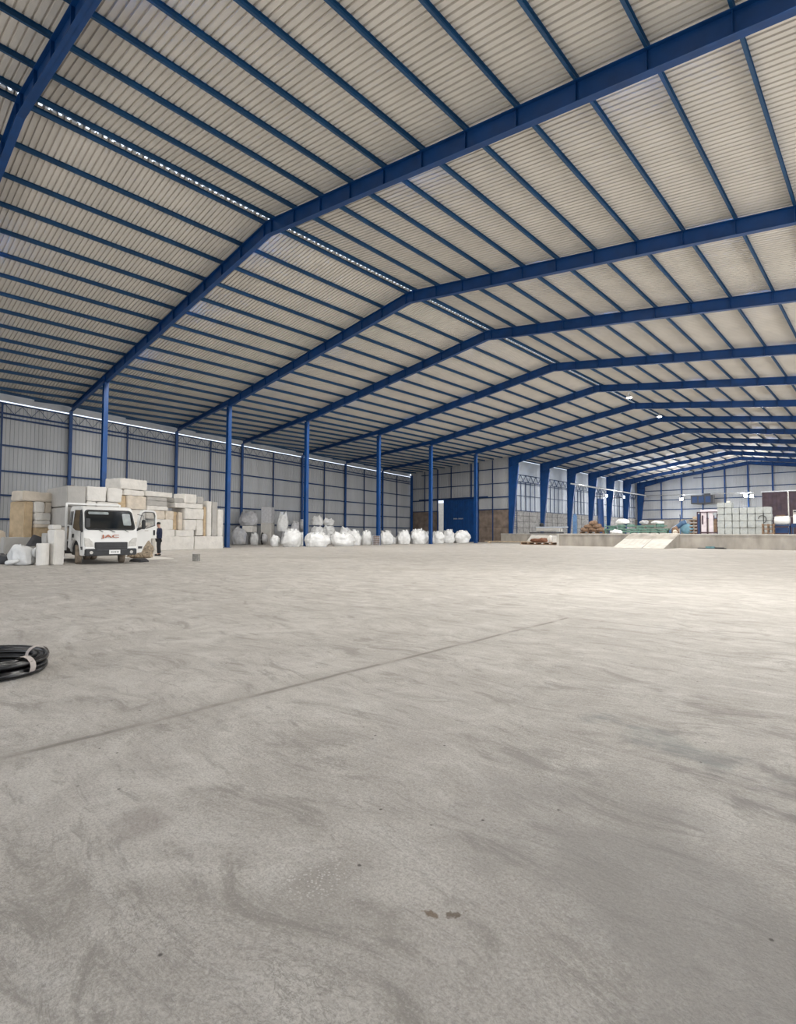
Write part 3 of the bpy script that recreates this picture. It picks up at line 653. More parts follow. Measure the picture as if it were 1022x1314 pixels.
# ---------------------------------------------------------------- bulk bags
def bag_mesh(w_, d_, h_, seed, ears=True, flop=0., nu=36, nv=20, round_=False):
    rnd = random.Random(seed); pk = [rnd.uniform(.1, 1.3) for _ in range(4)]; vs = []; fs = []; sd = Vector((seed*5.3, seed*2.9, seed*1.7))
    for j in range(nv+1):
        v = j/nv
        if round_: rad = math.sin(math.pi*min(.97, max(.12, .12+v*.88)))**.55; z = (1-math.cos(math.pi*v))/2
        else:
            z = v
            rad = (.84+.16*math.sin(min(1, v/.45)*math.pi/2)) if v < .45 else 1-.42*((v-.45)/.55)**1.5
        for i in range(nu):
            th = 2*math.pi*i/nu; c, s_ = math.cos(th), math.sin(th); e = .62 if not round_ else .9
            x = math.copysign(abs(c)**e, c)*rad*w_/2; y = math.copysign(abs(s_)**e, s_)*rad*d_/2
            P = Vector((x, y, z*h_)); n = noise.noise_vector(P*1.3+sd)*.16*min(1, v*4)*w_/1.6+noise.noise_vector(P*4+sd)*.05*min(1, v*4)
            cr = noise.noise(Vector((th*2.2, v*1.2+seed, seed)))
            k = 1+.11*(1-abs(cr)*4)*(.3+v) if not round_ else 1+.12*(.5-abs(cr)*3)
            if not round_: k += .10*abs(noise.noise(Vector((math.cos(th)*3+seed, math.sin(th)*3, v*.7+seed))))*v-.03
            P = Vector((P.x*k, P.y*k, P.z))+n; P.z += .16*noise.noise(Vector((P.x*3, P.y*3, seed)))*h_*max(0, v-.45)+.15*pk[int(((th)/(2*math.pi)*4)) % 4]*h_*max(0, math.cos(4*(th-math.pi/4)))**2*max(0, (v-.5)/.5)**2-.08*h_*max(0, v-.6)
            P.x += flop*v*v*h_*.35; P.z = max(.0, P.z) if v > 0 else 0
            vs.append(tuple(P))
    for j in range(nv):
        for i in range(nu): k = (i+1) % nu; fs.append((j*nu+i, j*nu+k, (j+1)*nu+k, (j+1)*nu+i))
    fs.append(tuple(reversed(range(nu)))); b = nv*nu; top = Vector((0, 0, 0))
    for i in range(nu): top += Vector(vs[b+i])/nu
    vs.append((top.x, top.y, top.z-(.10 if not round_ else 0)*h_)); c = len(vs)-1
    for i in range(nu): fs.append((b+i, b+(i+1) % nu, c))
    return MB().add(vs, fs), rnd
def bag(x, y, z, w_, h_, label, seed, m='bag', d_=None, ears=True, flop=0., round_=False, rz=0., group='white bulk bags along the left wall', name='bulk_bag', cat='bag'):
    mb, rnd = bag_mesh(w_, d_ or w_*.85, h_*(.9 if ears else 1), seed, ears, flop, round_=round_)
    t = thing(name, label, cat, (x, y, z), rz, group)
    mb.build('sack', m, t, smooth=True)
    if ears:
        for k in range(4):
            th = math.pi/4+k*math.pi/2+rnd.uniform(-.2, .2); ax, ay = math.cos(th)*w_*.34, math.sin(th)*(d_ or w_*.85)*.34; hh = h_*rnd.uniform(.12, .26)
            lp = MB(); z0 = h_*.76; lp.tube([(ax-.09, ay, z0-.1), (ax-.08+flop*.2, ay, z0+hh*.7), (ax+flop*.3, ay*.95, z0+hh), (ax+.09+flop*.2, ay, z0+hh*.6), (ax+.12, ay, z0-.1)], [.03, .035, .03, .035, .03], 6)
            lp.build('lifting_loop', m, t, smooth=True)
        nk = MB(); nk.lathe((0, 0, h_*.74), [(w_*.24, 0), (w_*.12, h_*.12), (w_*.07, h_*.17), (w_*.13, h_*.26)], 12); nk.build('tied_neck', m, t, smooth=True)
    return t
B = [
 (-50.0, 29.35, 0, 1.5, 1.75, 'round grey bag at the left foot of the grey bundles', 1, 'bagg', 0, 0, 1),
 (-49.6, 30.95, 0, .9, 1.28, 'crumpled white bag between the round bag and the dark-rimmed one', 3, 'bag', 1, 0, 0),
 (-50.6, 30.8, 2.0, 1.9, 1.55, 'big grey bundle on top of the left bag pile', 4, 'bagg', 0, 0, 0),
 (-49.6, 34.4, 1.41, 1.2, 2.15, 'tall white bag leaning right of the upright grey boxes', 5, 'bag', 1, .2, 0),
 (-49.2, 35.7, .72, 1.0, 1.9, 'white-grey bag behind the large front bag near the third column', 6, 'bagg', 1, .3, 0),
 (-49.2, 34.6, 0, 1.1, 1.4, 'bag at the bottom of the pile behind the big front bag', 61, 'bagg', 0, 0, 0),
 (-49.4, 35.9, 0, 1.1, .7, 'low bag under the roll left of the third column', 62, 'bagg', 0, 0, 0),
 (-49.3, 37.2, 0, 1.2, 1.33, 'bag under the grey roll just left of the third column', 63, 'bagg', 0, 0, 0),
 (-41.3, 27.9, 0, .85, 1.05, 'small white bag left of the large front bag', 7, 'bag', 0, 0, 1),
 (-40.0, 28.8, 0, 1.75, 1.62, 'large white bag in front, left of the third column', 8, 'bag', 1, 0, 0),
 (-42.6, 31.6, 0, 1.0, 1.35, 'white bag squeezed just left of the third column', 9, 'bag', 1, 0, 0),
 (-47.5, 38.0, 0, 1.3, .95, 'low grey-white bag at the base of the high heap', 64, 'bag', 0, 0, 0),
 (-48.3, 39.5, 0, 1.4, 1.1, 'grey-white bag low in the middle of the high heap', 65, 'bag', 0, 0, 0),
 (-47.6, 41.2, 0, 1.5, .75, 'grey-white bag low at the right of the high heap', 66, 'bag', 0, 0, 0),
 (-48.6, 38.5, 1.02, 1.4, 1.0, 'bag in the second layer of the heap right of the third column', 10, 'bag', 0, 0, 0),
 (-48.6, 40.2, 1.15, 1.35, .9, 'bag in the second layer at the middle of the heap', 11, 'bag', 0, 0, 0),
 (-47.6, 41.7, .80, 1.2, 1.15, 'bag at the right shoulder of the heap', 12, 'bag', 0, .2, 0),
 (-48.9, 38.7, 2.15, 1.35, 1.0, 'topmost bag of the heap, left one', 13, 'bag', 0, 0, 0),
 (-48.8, 40.3, 2.15, 1.3, .85, 'topmost bag of the heap, right one', 14, 'bag', 0, .1, 0),
 (-38.5, 30.4, 0, 2.15, 1.3, 'wide white bag in front of the third column', 15, 'bag', 1, 0, 0),
 (-41.6, 33.4, 0, 1.2, 1.35, 'white bag behind the right side of the widest front bag', 16, 'bag', 1, 0, 0),
 (-39.2, 34.2, 0, 2.3, 1.35, 'wide low white bag between the third and fourth columns', 17, 'bag', 1, -.2, 0),
 (-41.6, 37.8, 0, 1.6, 1.65, 'white bag with pointed top behind the wide low bag', 18, 'bag', 1, -.2, 0),
 (-42.6, 40.5, 0, 1.15, 1.6, 'upright white bag left of the brown drum', 19, 'bag', 1, 0, 0),
 (-43.0, 44.1, 0, 1.5, 1.6, 'white bag just right of the fourth column', 20, 'bag', 1, -.2, 0),
 (-44.0, 46.4, 0, .45, .8, 'small white bag between two large ones', 21, 'bag', 1, 0, 0),
 (-43.3, 47.3, 0, 1.65, 1.65, 'upright white bag standing alone left of the corner group', 22, 'bag', 1, -.1, 0),
 (-43.0, 49.7, 0, 2.1, 1.8, 'large crumpled white bag left of the fifth column', 23, 'bag', 1, 0, 0),
 (-46.0, 54.4, 0, 1.6, 1.6, 'bluish white bag peeping out behind the fifth column', 24, 'bagg', 1, 0, 0),
 (-43.0, 53.4, 0, 1.8, 1.6, 'white bag right of the fifth column', 25, 'bag', 1, -.1, 0),
 (-44.0, 56.9, 0, 1.6, 1.85, 'white bag standing before the left part of the blue door', 26, 'bag', 1, .1, 0),
 (-43.2, 58.8, 0, 2.2, 1.75, 'sagging white bag before the right part of the blue door', 27, 'bag', 1, .25, 0)]
for (x, y, z, w_, h_, lb_, sd, m, ears, fl, rd) in B:
    bag(x, y, z, w_, h_, lb_, sd, m, ears=bool(ears), flop=fl, round_=bool(rd), rz=R(47)+random.Random(sd).uniform(-.25, .25))
# grey boxes in the bag pile
block('wrapped_box', 'tall grey wrapped box, upper of two between the bags', 'box', -50.3, 33.0, 2.32, 1.1, 1.2, 1.72, R(40), 'bagg', 101, 'grey boxes in the bag pile', .03)
block('wrapped_box', 'grey wrapped box, lower of two between the bags', 'box', -50.3, 33.0, 0, 1.15, 1.4, 2.3, R(42), 'foamg', 102, 'grey boxes in the bag pile', .05)
block('wrapped_box', 'pale flat box lying under the big grey bundle', 'box', -50.6, 30.95, 1.32, 1.1, 1.5, .66, R(40), 'foam', 103, 'grey boxes in the bag pile', .03)
block('wrapped_box', 'dim box under the pale flat box in the pile', 'box', -51.2, 30.9, 0, .8, 1.0, 1.3, R(40), 'bagg', 106, 'grey boxes in the bag pile', .03)
# dark-rimmed open bag
t = thing('rimmed_bag', 'grey bag with a black rim on the floor left of the boxes', 'bag', (-49.2, 31.9, 0), R(-45))
MB().lathe((0, 0, .65), [(.3, -.3), (.5, -.2), (.52, .1), (.3, .28)], 20, 'y').build('sack', 'bagg', t, smooth=True)
MB().tube([(.56*math.cos(q*math.pi/8), -.22, .65+.60*math.sin(q*math.pi/8)) for q in range(16)], .06, 8, True).build('rim', 'blk', t, smooth=True)
# grey roll standing on end in the heap
t = thing('fabric_roll', 'grey-white roll with a round end left of the third column', 'roll', (-49.4, 37.25, 1.42), R(-40))
MB().lathe((0, 0, .72), [(.5, -.5), (.68, -.42), (.70, .42), (.5, .5)], 22, 'y').build('roll', 'bagg', t, smooth=True)
MB().tube([(.3*math.cos(q*math.pi/8), -.5, .72+.3*math.sin(q*math.pi/8)) for q in range(16)], .05, 6, True).build('core', 'foam', t, smooth=True)
# brown mesh drum
t = thing('mesh_drum', 'brown wire mesh drum before the fourth column', 'drum', (-40.45, 39.9, 0))
MB().lathe((0, 0, 0), [(.28, .02), (.36, .1), (.37, .85), (.30, .97)], 16).build('filling', 'rust', t, smooth=True)
wr = MB()
for q in range(8): wr.tube([(.40*math.cos(i*math.pi/8), .40*math.sin(i*math.pi/8), .06+q*.13) for i in range(16)], .018, 4, True)
for i in range(16): c_, s_ = math.cos(i*math.pi/8), math.sin(i*math.pi/8); wr.tube([(.40*c_, .40*s_, 0), (.40*c_, .40*s_, 1.02)], .015, 4)
wr.build('wire_mesh', 'galv', t)
# tied bag by the left stack
t = bag(-23.85, 5.05, 0, .92, .74, 'lumpy tied white bag on the floor at the left', 31, 'bag', .8, ears=False, round_=True, rz=.3, group=None, name='tied_bag')
MB().lathe((.42, .30, .46), [(.19, -.05), (.21, .0), (.15, .05), (.05, .04)], 18, 'x').build('knotted_end', 'bag', t, smooth=True)
tt = MB(); tt.tube([(-.15, -.42, .14), (.0, -.5, .1), (.15, -.46, .12), (.3, -.3, .2)], [.04, .09, .08, .05], 8); tt.build('loose_flap', 'bag', t, smooth=True)
bag(-24.9, 4.72, 0, .7, .38, 'flat grey rag heap at the left picture edge', 33, 'dkgrey', .5, ears=False, round_=True, rz=.5, group=None, name='rag_heap', cat='rags')

# ---------------------------------------------------------------- truck
TR = thing('cargo_truck', 'white light truck with open driver door and a load of wrapped blocks', 'truck', (-22.3, 7.6, 0))
HW = .97
arch = [(-1.0+.52*math.cos(R(th)), .40+.52*math.sin(R(th))) for th in range(172, 7, -15)]
prof = [(-1.92, .62), (-1.6, .55), (-1.54, .44)]+arch+[(-.46, .44), (-.42, .34), (-.04, .34), (0, .42), (0, .62), (-.01, 1.0), (-.05, 1.30), (-.40, 2.10), (-.52, 2.20), (-.7, 2.24), (-1.75, 2.26), (-1.92, 2.2)]
cab = MB(); cab.prism(prof, 'y', -HW, HW)
for i, (x, y, z) in enumerate(cab.v):
    if z > 1.3: cab.v[i] = (x, y*(1-.085*(z-1.3)/.95), z)
def ys(z): return HW*(1-.085*max(0, z-1.3)/.95)
cab.build('cab', 'white', TR, bevel=.05, smooth=False)
def slab(quad, th, nrm, name, m, par=TR, bevel=.0, smooth=False):
    n = Vector(nrm).normalized()*th; q = [Vector(v) for v in quad]; k = len(q)
    mb = MB(); mb.add(q+[v+n for v in q], [tuple(range(k)), tuple(range(2*k-1, k-1, -1))]+[(i, (i+1) % k, k+(i+1) % k, k+i) for i in range(k)])
    return mb.build(name, m, par, bevel=bevel)
def on_front(y, z):                         # the raked front face
    x = -.05-.35*(z-1.30)/.80 if z > 1.30 else (-.01-.04*(z-1.0)/.3 if z > 1 else 0); return Vector((x, y, z))
def front_panel(pts, th, name, m, bevel=0, par=TR):
    return slab([on_front(y, z) for y, z in pts], th, (.92, 0, .38) if min(q[1] for q in pts) > 1.2 else (1, 0, .05), name, m, par, bevel)
def rr_front(yc, zc, w_, h_, rad, tap=0.): return [(yc+u*(1-tap*(v/h_)), zc+v) for u, v in rrect(w_, h_, rad, 4)]
front_panel(rr_front(0, 1.70, 1.78, .78, .13, .07), .012, 'windscreen_seal', 'blk')
ws = front_panel(rr_front(0, 1.70, 1.68, .68, .10, .07), .020, 'windscreen', 'glass')
front_panel(rr_front(-.38, 1.96, .72, .10, .03), .023, 'sun_strip', 'glassl', par=ws)
front_panel(rr_front(.62, 1.72, .30, .46, .04), .023, 'reflection_shade', 'glassl', par=ws)
for y0, y1 in ((-.55, -.30), (-.2, .12), (.38, .62)):
    wp = MB(); q0 = on_front(y0, 1.36)+Vector((.03, 0, .02)); q1 = on_front(y1, 1.24)+Vector((.04, 0, 0)); wp.tube([q0, q1], .012, 6); wp.build('wiper', 'blk', TR)
# grille, headlights, bumper
gr = MB(); gr.box(.015, 0, .715, .05, 1.18, .27); gr.build('grille', 'blk', TR, bevel=.015)
for z in (.63, .70, .77): MB().box(.045, 0, z, .012, 1.1, .018).build('grille_bar', 'dkgrey', TR)
for s in (-1, 1):
    pts = [(s*.62, .66), (s*.93, .68), (s*.95, 1.02), (s*.80, 1.00), (s*.66, .86)]
    slab([Vector((-.02, y, z)) for y, z in pts], .045, (1, 0, 0), 'headlight', 'lens', bevel=.012)
    slab([Vector((-.01, s*.58, .60)), Vector((-.01, s*.92, .60)), Vector((-.01, s*.93, .68)), Vector((-.01, s*.62, .67))], .05, (1, 0, 0), 'indicator', 'white')
bp_ = MB(); bp_.box(.0, 0, .47, .16, 1.86, .26); bp_.build('bumper', 'blk', TR, bevel=.03)
MB().box(.085, 0, .55, .02, 1.1, .04).build('bumper_slot', 'dkgrey', TR)
for s in (-1, 1): MB().lathe((.08, s*.72, .46), [(.06, -.01), (.06, .012)], 12, 'x').build('fog_lamp', 'lens', TR)
pl = MB(); pl.box(.095, .10, .47, .012, .40, .16); pl = pl.build('number_plate', 'white', TR)
pc = MB()
for k in range(6): pc.box(.103, -.02+.05*k, .47, .004, .022, .06)
pc.build('plate_marks', 'dkgrey', TR)
# JAC lettering
def text_mesh(body, size, depth):
    cu = bpy.data.curves.new('t', 'FONT'); cu.body = body; cu.size = size; cu.extrude = depth; cu.align_x = 'CENTER'; cu.offset = .004
    o = bpy.data.objects.new('t', cu); COL.objects.link(o); dg = bpy.context.evaluated_depsgraph_get(); dg.update()
    me = bpy.data.meshes.new_from_object(o.evaluated_get(dg)); bpy.data.objects.remove(o, do_unlink=True); return me
me = text_mesh('JAC', .19, .006); me.materials.append(MT['copper']); tx = bpy.data.objects.new('lettering', me); COL.objects.link(tx); tx.parent = TR
tx.location = (.035, -.04, 1.02); tx.rotation_euler = (R(88), 0, R(90)); tx.scale = (2.0, .85, 1)
for v in me.vertices: pass
# side (image-left) doors and glass
yL = -HW
def side_panel(pts, name, m, th=.012, par=TR, s=-1, bevel=0):
    return slab([Vector((x, s*(ys(z)-.004), z)) for x, z in pts], th, (0, s, .09), name, m, par, bevel)
sd = side_panel([(-.36, 1.28), (-.62, 1.55), (-.66, 2.08), (-1.30, 2.1), (-1.30, 1.40), (-.95, 1.30)], 'side_window', 'glass', .016)
side_panel([(-.10, 1.24), (-.36, 1.95), (-.5, 2.1), (-.62, 2.08), (-.56, 1.5), (-.32, 1.22)], 'window_pillar', 'blk', .014)
side_panel([(-1.50, 1.50), (-1.50, 2.05), (-1.80, 2.05), (-1.80, 1.50)], 'rear_quarter_window', 'glass', .014)
side_panel([(-1.18, 1.02), (-1.34, 1.02), (-1.34, 1.16), (-1.18, 1.16)], 'door_handle', 'blk', .03)
dl = MB(); dl.tube([(-.33, -HW-.004, .62), (-.33, -HW-.004, 1.22)], .007, 4); dl.tube([(-1.40, -HW-.004, .9), (-1.40, -HW-.004, 2.0)], .007, 4); dl.build('door_seam', 'dkgrey', TR)
MB().box(-.18, -HW-.01, .62, .14, .02, .12).build('side_marker', 'dkgrey', TR)
# mirror on the right-hand (image-left) side
mr = MB(); mr.tube([(-.22, -HW, 1.95), (.05, -HW-.12, 1.9), (.05, -HW-.12, 1.4), (-.15, -HW, 1.3)], .014, 6)
m_ = mr.build('mirror_arm', 'blk', TR); MB().box(.07, -HW+.10, 1.58, .06, .17, .34).build('mirror', 'blk', m_, bevel=.02)
# open driver's door, hinged at the front corner
dd = thing('open_door', '', ''); del dd['label']; del dd['category']; dd.parent = TR; dd.location = (-.22, HW+.01, 0); dd.rotation_euler = (0, 0, R(116)); dd['label'] = 'open white door with see-through window'
Ld = 1.12
outl = [(0, .40), (.10, .40), (.30, .42), (.42, .62), (.62, .86), (.86, .98), (Ld, 1.0), (Ld, 1.95), (Ld-.06, 2.10), (Ld-.2, 2.16), (.40, 2.16), (.26, 2.10), (.16, 1.90), (.0, 1.35)]
hole = [(.10, 1.42), (.55, 1.40), (Ld-.10, 1.52), (Ld-.10, 1.93), (Ld-.15, 2.04), (Ld-.24, 2.07), (.45, 2.07), (.32, 2.02), (.24, 1.88)]
bm = bmesh.new()
def ring(pts, y): return [bm.verts.new((x, y, z)) for x, z in pts]
from mathutils.geometry import tessellate_polygon
for y in (0,):
    polys = [[Vector((x, 0, z)) for x, z in outl], [Vector((x, 0, z)) for x, z in reversed(hole)]]
    allp = polys[0]+polys[1]; tri = tessellate_polygon(polys)
    A0 = [bm.verts.new((v.x, -.03, v.z)) for v in allp]; B0 = [bm.verts.new((v.x, .03, v.z)) for v in allp]
    for t3 in tri:
        bm.faces.new([A0[i] for i in t3]); bm.faces.new([B0[i] for i in reversed(t3)])
    n1 = len(polys[0]); n2 = len(polys[1])
    for i in range(n1): k = (i+1) % n1; bm.faces.new((A0[i], A0[k], B0[k], B0[i]))
    for i in range(n2): k = (i+1) % n2; bm.faces.new((A0[n1+i], A0[n1+k], B0[n1+k], B0[n1+i]))
bmesh.ops.recalc_face_normals(bm, faces=bm.faces)
me = bpy.data.meshes.new('door_shell'); bm.to_mesh(me); bm.free(); me.materials.append(MT['white']); o = bpy.data.objects.new('door_shell', me); COL.objects.link(o); o.parent = dd
MB().tube([(x, -.035, z) for x, z in hole], .016, 6, True).build('window_seal', 'dkgrey', dd)
gm, nt, b = nodes('door_glass'); b.inputs['Base Color'].default_value = (.85, .9, .88, 1); b.inputs['Roughness'].default_value = .02; b.inputs['Transmission Weight'].default_value = .9; b.inputs['Alpha'].default_value = .35; MT['dglass'] = gm
g_ = MB(); g_.prism(hole, 'y', -.004, .004); g_.build('door_glass', 'dglass', dd)
s_ = MB(); s_.prism([(.0, 1.28), (.12, 1.32), (.42, 1.40), (.62, 1.52), (.24, 1.44), (.05, 1.40)], 'y', -.045, -.03); s_.build('window_corner', 'blk', dd)
MB().box(Ld-.14, -.045, 1.22, .09, .03, .22).build('inner_handle', 'blk', dd, bevel=.008)
MB().box(.22, -.04, .62, .2, .02, .09).build('door_badge', 'dkgrey', dd)
MB().box(.55, -.036, 1.30, .2, .008, .03).build('door_script', 'lens', dd)
mm = MB(); mm.tube([(.02, -.05, 1.95), (.14, -.24, 1.9), (.14, -.24, 1.4), (.02, -.05, 1.3)], .014, 6); mm = mm.build('mirror_arm', 'blk', dd)
o = MB().box(.16, -.24, 1.55, .17, .08, .38).build('mirror', 'blk', dd, bevel=.025)
# black panel painting the dark inside of the driver's doorway on the solid cab
side_panel([(-.34, .70), (-.34, 1.3), (-.62, 2.05), (-1.32, 2.05), (-1.32, 1.0)], 'cab_opening_dark', 'blk', .006, s=1)
# wheels
def wheel(x, y, steer, name='wheel', dual=False):
    t = thing(name, '', ''); del t['label']; del t['category']; t.parent = TR; t.location = (x, y, .375); t.rotation_euler = (0, 0, steer)
    MB().lathe((0, 0, 0), [(.23, -.11), (.34, -.11), (.372, -.08), (.375, 0), (.372, .08), (.34, .11), (.23, .11)], 28, 'y').build('tyre', 'dust', t, smooth=True)
    MB().lathe((0, 0, 0), [(.08, -.07), (.2, -.06), (.235, -.10), (.235, .10), (.2, .06), (.08, .07)], 24, 'y').build('rim', 'lens', t)
    return t
wheel(-1.0, -.84, R(-14)); wheel(-1.0, .74, R(-14))
for yy in (-.80, -.54, .54, .80): wheel(-4.6, yy, 0)
ch = MB()
for s in (-1, 1): ch.box(-3.6, s*.38, .62, 5.0, .08, .18)
for x in (-1.6, -2.6, -3.6, -4.9, -5.9): ch.box(x, 0, .62, .1, .8, .12)
ch.box(-1.0, 0, .36, .14, 1.3, .14); ch.box(-4.6, 0, .38, .18, 1.1, .18); ch.box(-2.7, -.62, .6, .8, .3, .36)
ch.build('chassis', 'blk', TR)
MB().box(-1.05, 0, .62, 1.15, 1.80, .56).build('underbody', 'blk', TR)
bed = MB(); bed.box(-4.15, 0, .86, 4.1, 2.0, .12); bed.build('bed_floor', 'dkgrey', TR)
hb = MB()
for y in (-1.0, 1.0): hb.box(-2.08, y, 1.45, .07, .07, 1.9)
for z in (.9, 1.5, 2.38): hb.box(-2.08, 0, z, .05, 2.0, .07)
hb.build('headboard', 'white', TR)
sr = MB()
for s in (-1, 1): sr.box(-4.15, s*1.0, 1.10, 4.1, .04, .36)
sr.build('side_board', 'white', TR)
# load: separate blocks resting on the bed
G = 'wrapped foam blocks loaded on the truck'
def cargo(x0, x1, y0, y1, z0, z1, m, what, amp=.032): cargo.n += 1; block('foam_block', what, 'foam block', -22.3+(x0+x1)/2, 7.6+(y0+y1)/2, z0, abs(x1-x0)-.02, abs(y1-y0)-.02, z1-z0-.01, 0, m, 120+cargo.n, G, amp)
cargo.n = 0
cargo(-5.2, -2.14, -.96, -.25, .93, 1.44, 'foamc', 'cream block at the bottom of the truck load')
cargo(-5.2, -2.14, -.24, .95, .93, 1.44, 'foam', 'hidden low block of the truck load')
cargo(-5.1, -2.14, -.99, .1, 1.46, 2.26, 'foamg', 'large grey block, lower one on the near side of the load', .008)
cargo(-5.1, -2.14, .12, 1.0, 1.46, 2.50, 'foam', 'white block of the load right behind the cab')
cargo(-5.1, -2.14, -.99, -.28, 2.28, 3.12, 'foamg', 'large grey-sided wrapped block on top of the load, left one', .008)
cargo(-4.6, -2.12, -.26, .50, 2.52, 3.14, 'foam', 'white wrapped block on the load, second from left above the cab', .03)
cargo(-4.6, -2.14, -.26, .10, 2.28, 2.50, 'foam', 'thin white slab between load blocks above the cab')
cargo(-4.6, -2.12, .52, 1.12, 2.52, 3.12, 'foam', 'white wrapped block on the load, third from left above the cab', .03)
cargo(-5.0, -4.65, -.1, .9, 2.52, 3.2, 'foam', 'white block at the back of the load top')
front = MB(); front.box(0, 0, .01, .05, .7, .02)
sh = MB(); sh.box(0, 0, 0, .42, .16, .05, .2); tag(sh.build('dark_strap', 'rust', loc=(-25.3, 6.95, 3.15), bevel=.02), 'dark brown strap lying on the grey top block of the load', 'strap')
# things on the truck corner: netting pile behind the open door
t = thing('netting_pile', 'tangled grey-brown netting heap on a white sheet behind the open truck door', 'netting', (-26.3, 10.25, .03), R(60))
nb, _ = bag_mesh(1.2, .95, .82, 44, False, .1, round_=True); nb.build('net_heap', 'straw', t, smooth=True)
rn = random.Random(8); wm = MB()
for k in range(46):
    ang = rn.uniform(0, 6.28); q = []
    for i in range(9):
        u = i/8; rr = .62+.1*rn.random(); q.append((math.cos(ang+u*2.4)*rr*.82*(1-.45*math.sin(u*3.1)), math.sin(ang+u*2.4)*rr*.72*(1-.45*math.sin(u*3.1)), .06+.74*math.sin(u*3.14)+rn.uniform(-.03, .03)))
    wm.tube(q, .013, 4)
wm.build('wire_loops', 'woodl', t)
tag(MB().box(0, 0, .012, 2.3, 1.7, .024).build('ground_sheet', 'foam', loc=(-26.2, 10.45, 0), bevel=.008), 'white sheet lying flat under the netting heap', 'sheet')
fl = MB(); fl.add([(0, 0, 0), (.9, .1, 0), (.75, .6, 0), (.2, .55, 0), (.1, .1, .14), (.8, .2, .1), (.65, .5, .16), (.25, .45, .12)], [(0, 1, 2, 3), (4, 7, 6, 5), (0, 4, 5, 1), (1, 5, 6, 2), (2, 6, 7, 3), (3, 7, 4, 0)])
tag(fl.build('sheet_lump', 'dkgrey', loc=(-23.7, 8.75, 0), bevel=.03), 'dark crumpled rag beside the right front wheel', 'rag')

# ---------------------------------------------------------------- person
def skinned(name, verts, edges, radii, m, parent, sub=2, root=0):
    me = bpy.data.meshes.new(name); me.from_pydata(verts, edges, []); me.update()
    o = bpy.data.objects.new(name, me); COL.objects.link(o)
    md = o.modifiers.new('skin', 'SKIN'); md.use_smooth_shade = True
    sv = me.skin_vertices[0].data if me.skin_vertices else None
    if sv is None:
        bm = bmesh.new(); bm.from_mesh(me); bm.verts.layers.skin.verify(); bm.to_mesh(me); bm.free(); sv = me.skin_vertices[0].data
    for i, rr in enumerate(radii): sv[i].radius = rr if isinstance(rr, tuple) else (rr, rr); sv[i].use_root = (i == root)
    s2 = o.modifiers.new('sub', 'SUBSURF'); s2.levels = sub; s2.render_levels = sub
    dg = bpy.context.evaluated_depsgraph_get(); dg.update(); m2 = bpy.data.meshes.new_from_object(o.evaluated_get(dg)); m2.name = name
    bpy.data.objects.remove(o, do_unlink=True); m2.materials.clear(); m2.materials.append(MT[m]); m2.polygons.foreach_set('use_smooth', [True]*len(m2.polygons))
    o = bpy.data.objects.new(name, m2); COL.objects.link(o); o.parent = parent; return o
# stands facing the truck: local -Y is forward
PR = thing('person', 'person in navy jacket, dark trousers and black cap, one hand raised to the face', 'person', (-28.85, 12.2, 0), R(-35))
bodyV = [(0, 0, .95), (0, .01, 1.12), (0, .02, 1.34), (0, 0, 1.47), (0, -.03, 1.55), (0, -.05, 1.64), (0, -.04, 1.72),
         (.10, 0, .90), (.11, -.01, .50), (.11, .02, .09), (.12, -.10, .04), (-.10, 0, .90), (-.12, -.02, .50), (-.12, .02, .09), (-.13, -.10, .04),
         (.18, .02, 1.40), (.26, -.06, 1.14), (.14, -.24, 1.32), (.09, -.27, 1.42), (-.18, .02, 1.40), (-.25, .05, 1.12), (-.24, -.08, .88), (-.235, -.11, .80)]
bodyE = [(0, 1), (1, 2), (2, 3), (3, 4), (4, 5), (5, 6), (0, 7), (7, 8), (8, 9), (9, 10), (0, 11), (11, 12), (12, 13), (13, 14), (2, 15), (15, 16), (16, 17), (17, 18), (2, 19), (19, 20), (20, 21), (21, 22)]
bodyR = [(.15, .11), (.13, .10), (.16, .11), .065, .06, (.085, .10), (.07, .085), .085, .058, .042, .035, .085, .058, .042, .035, .055, .045, .035, .03, .055, .045, .035, .03]
# fingers: raised right hand and lowered left hand
def hand(base, dirv, side, n0):
    global bodyV, bodyE, bodyR
    base = Vector(base); dv = Vector(dirv).normalized(); lt = dv.cross(Vector((0, -1, .2))).normalized()
    for i, (o_, ln) in enumerate(((-.030, .062), (-.010, .075), (.010, .070), (.030, .055))):
        q = base+lt*o_; p1 = q+dv*.04; p2 = p1+dv*ln*.55+Vector((0, -.012, 0)); p3 = p2+dv*ln*.4+Vector((0, -.022, 0))
        k = len(bodyV); bodyV += [tuple(p1), tuple(p2), tuple(p3)]; bodyE += [(n0, k), (k, k+1), (k+1, k+2)]; bodyR += [.011, .009, .008]
    k = len(bodyV); q = base+lt*.045*side; bodyV += [tuple(q), tuple(q+dv*.04+lt*.02*side)]; bodyE += [(n0, k), (k, k+1)]; bodyR += [.012, .010]
hand((.09, -.27, 1.42), (-.2, -.05, 1), 1, 18); hand((-.235, -.11, .80), (0, -.1, -1), -1, 22)
skinned('body', bodyV, bodyE, bodyR, 'skin', PR, 2)
hd = MB(); hd.lathe((0, -.045, 1.655), [(.03, -.125), (.06, -.11), (.075, -.06), (.082, 0), (.08, .06), (.06, .105), (.02, .125)], 18); h_ = hd.build('head', 'skin', PR, smooth=True)
ns = MB(); ns.add([(0, -.15, 1.64), (-.014, -.125, 1.625), (.014, -.125, 1.625), (0, -.125, 1.68)], [(0, 1, 3), (0, 3, 2), (0, 2, 1), (1, 2, 3)]); ns.build('nose', 'skin', h_)
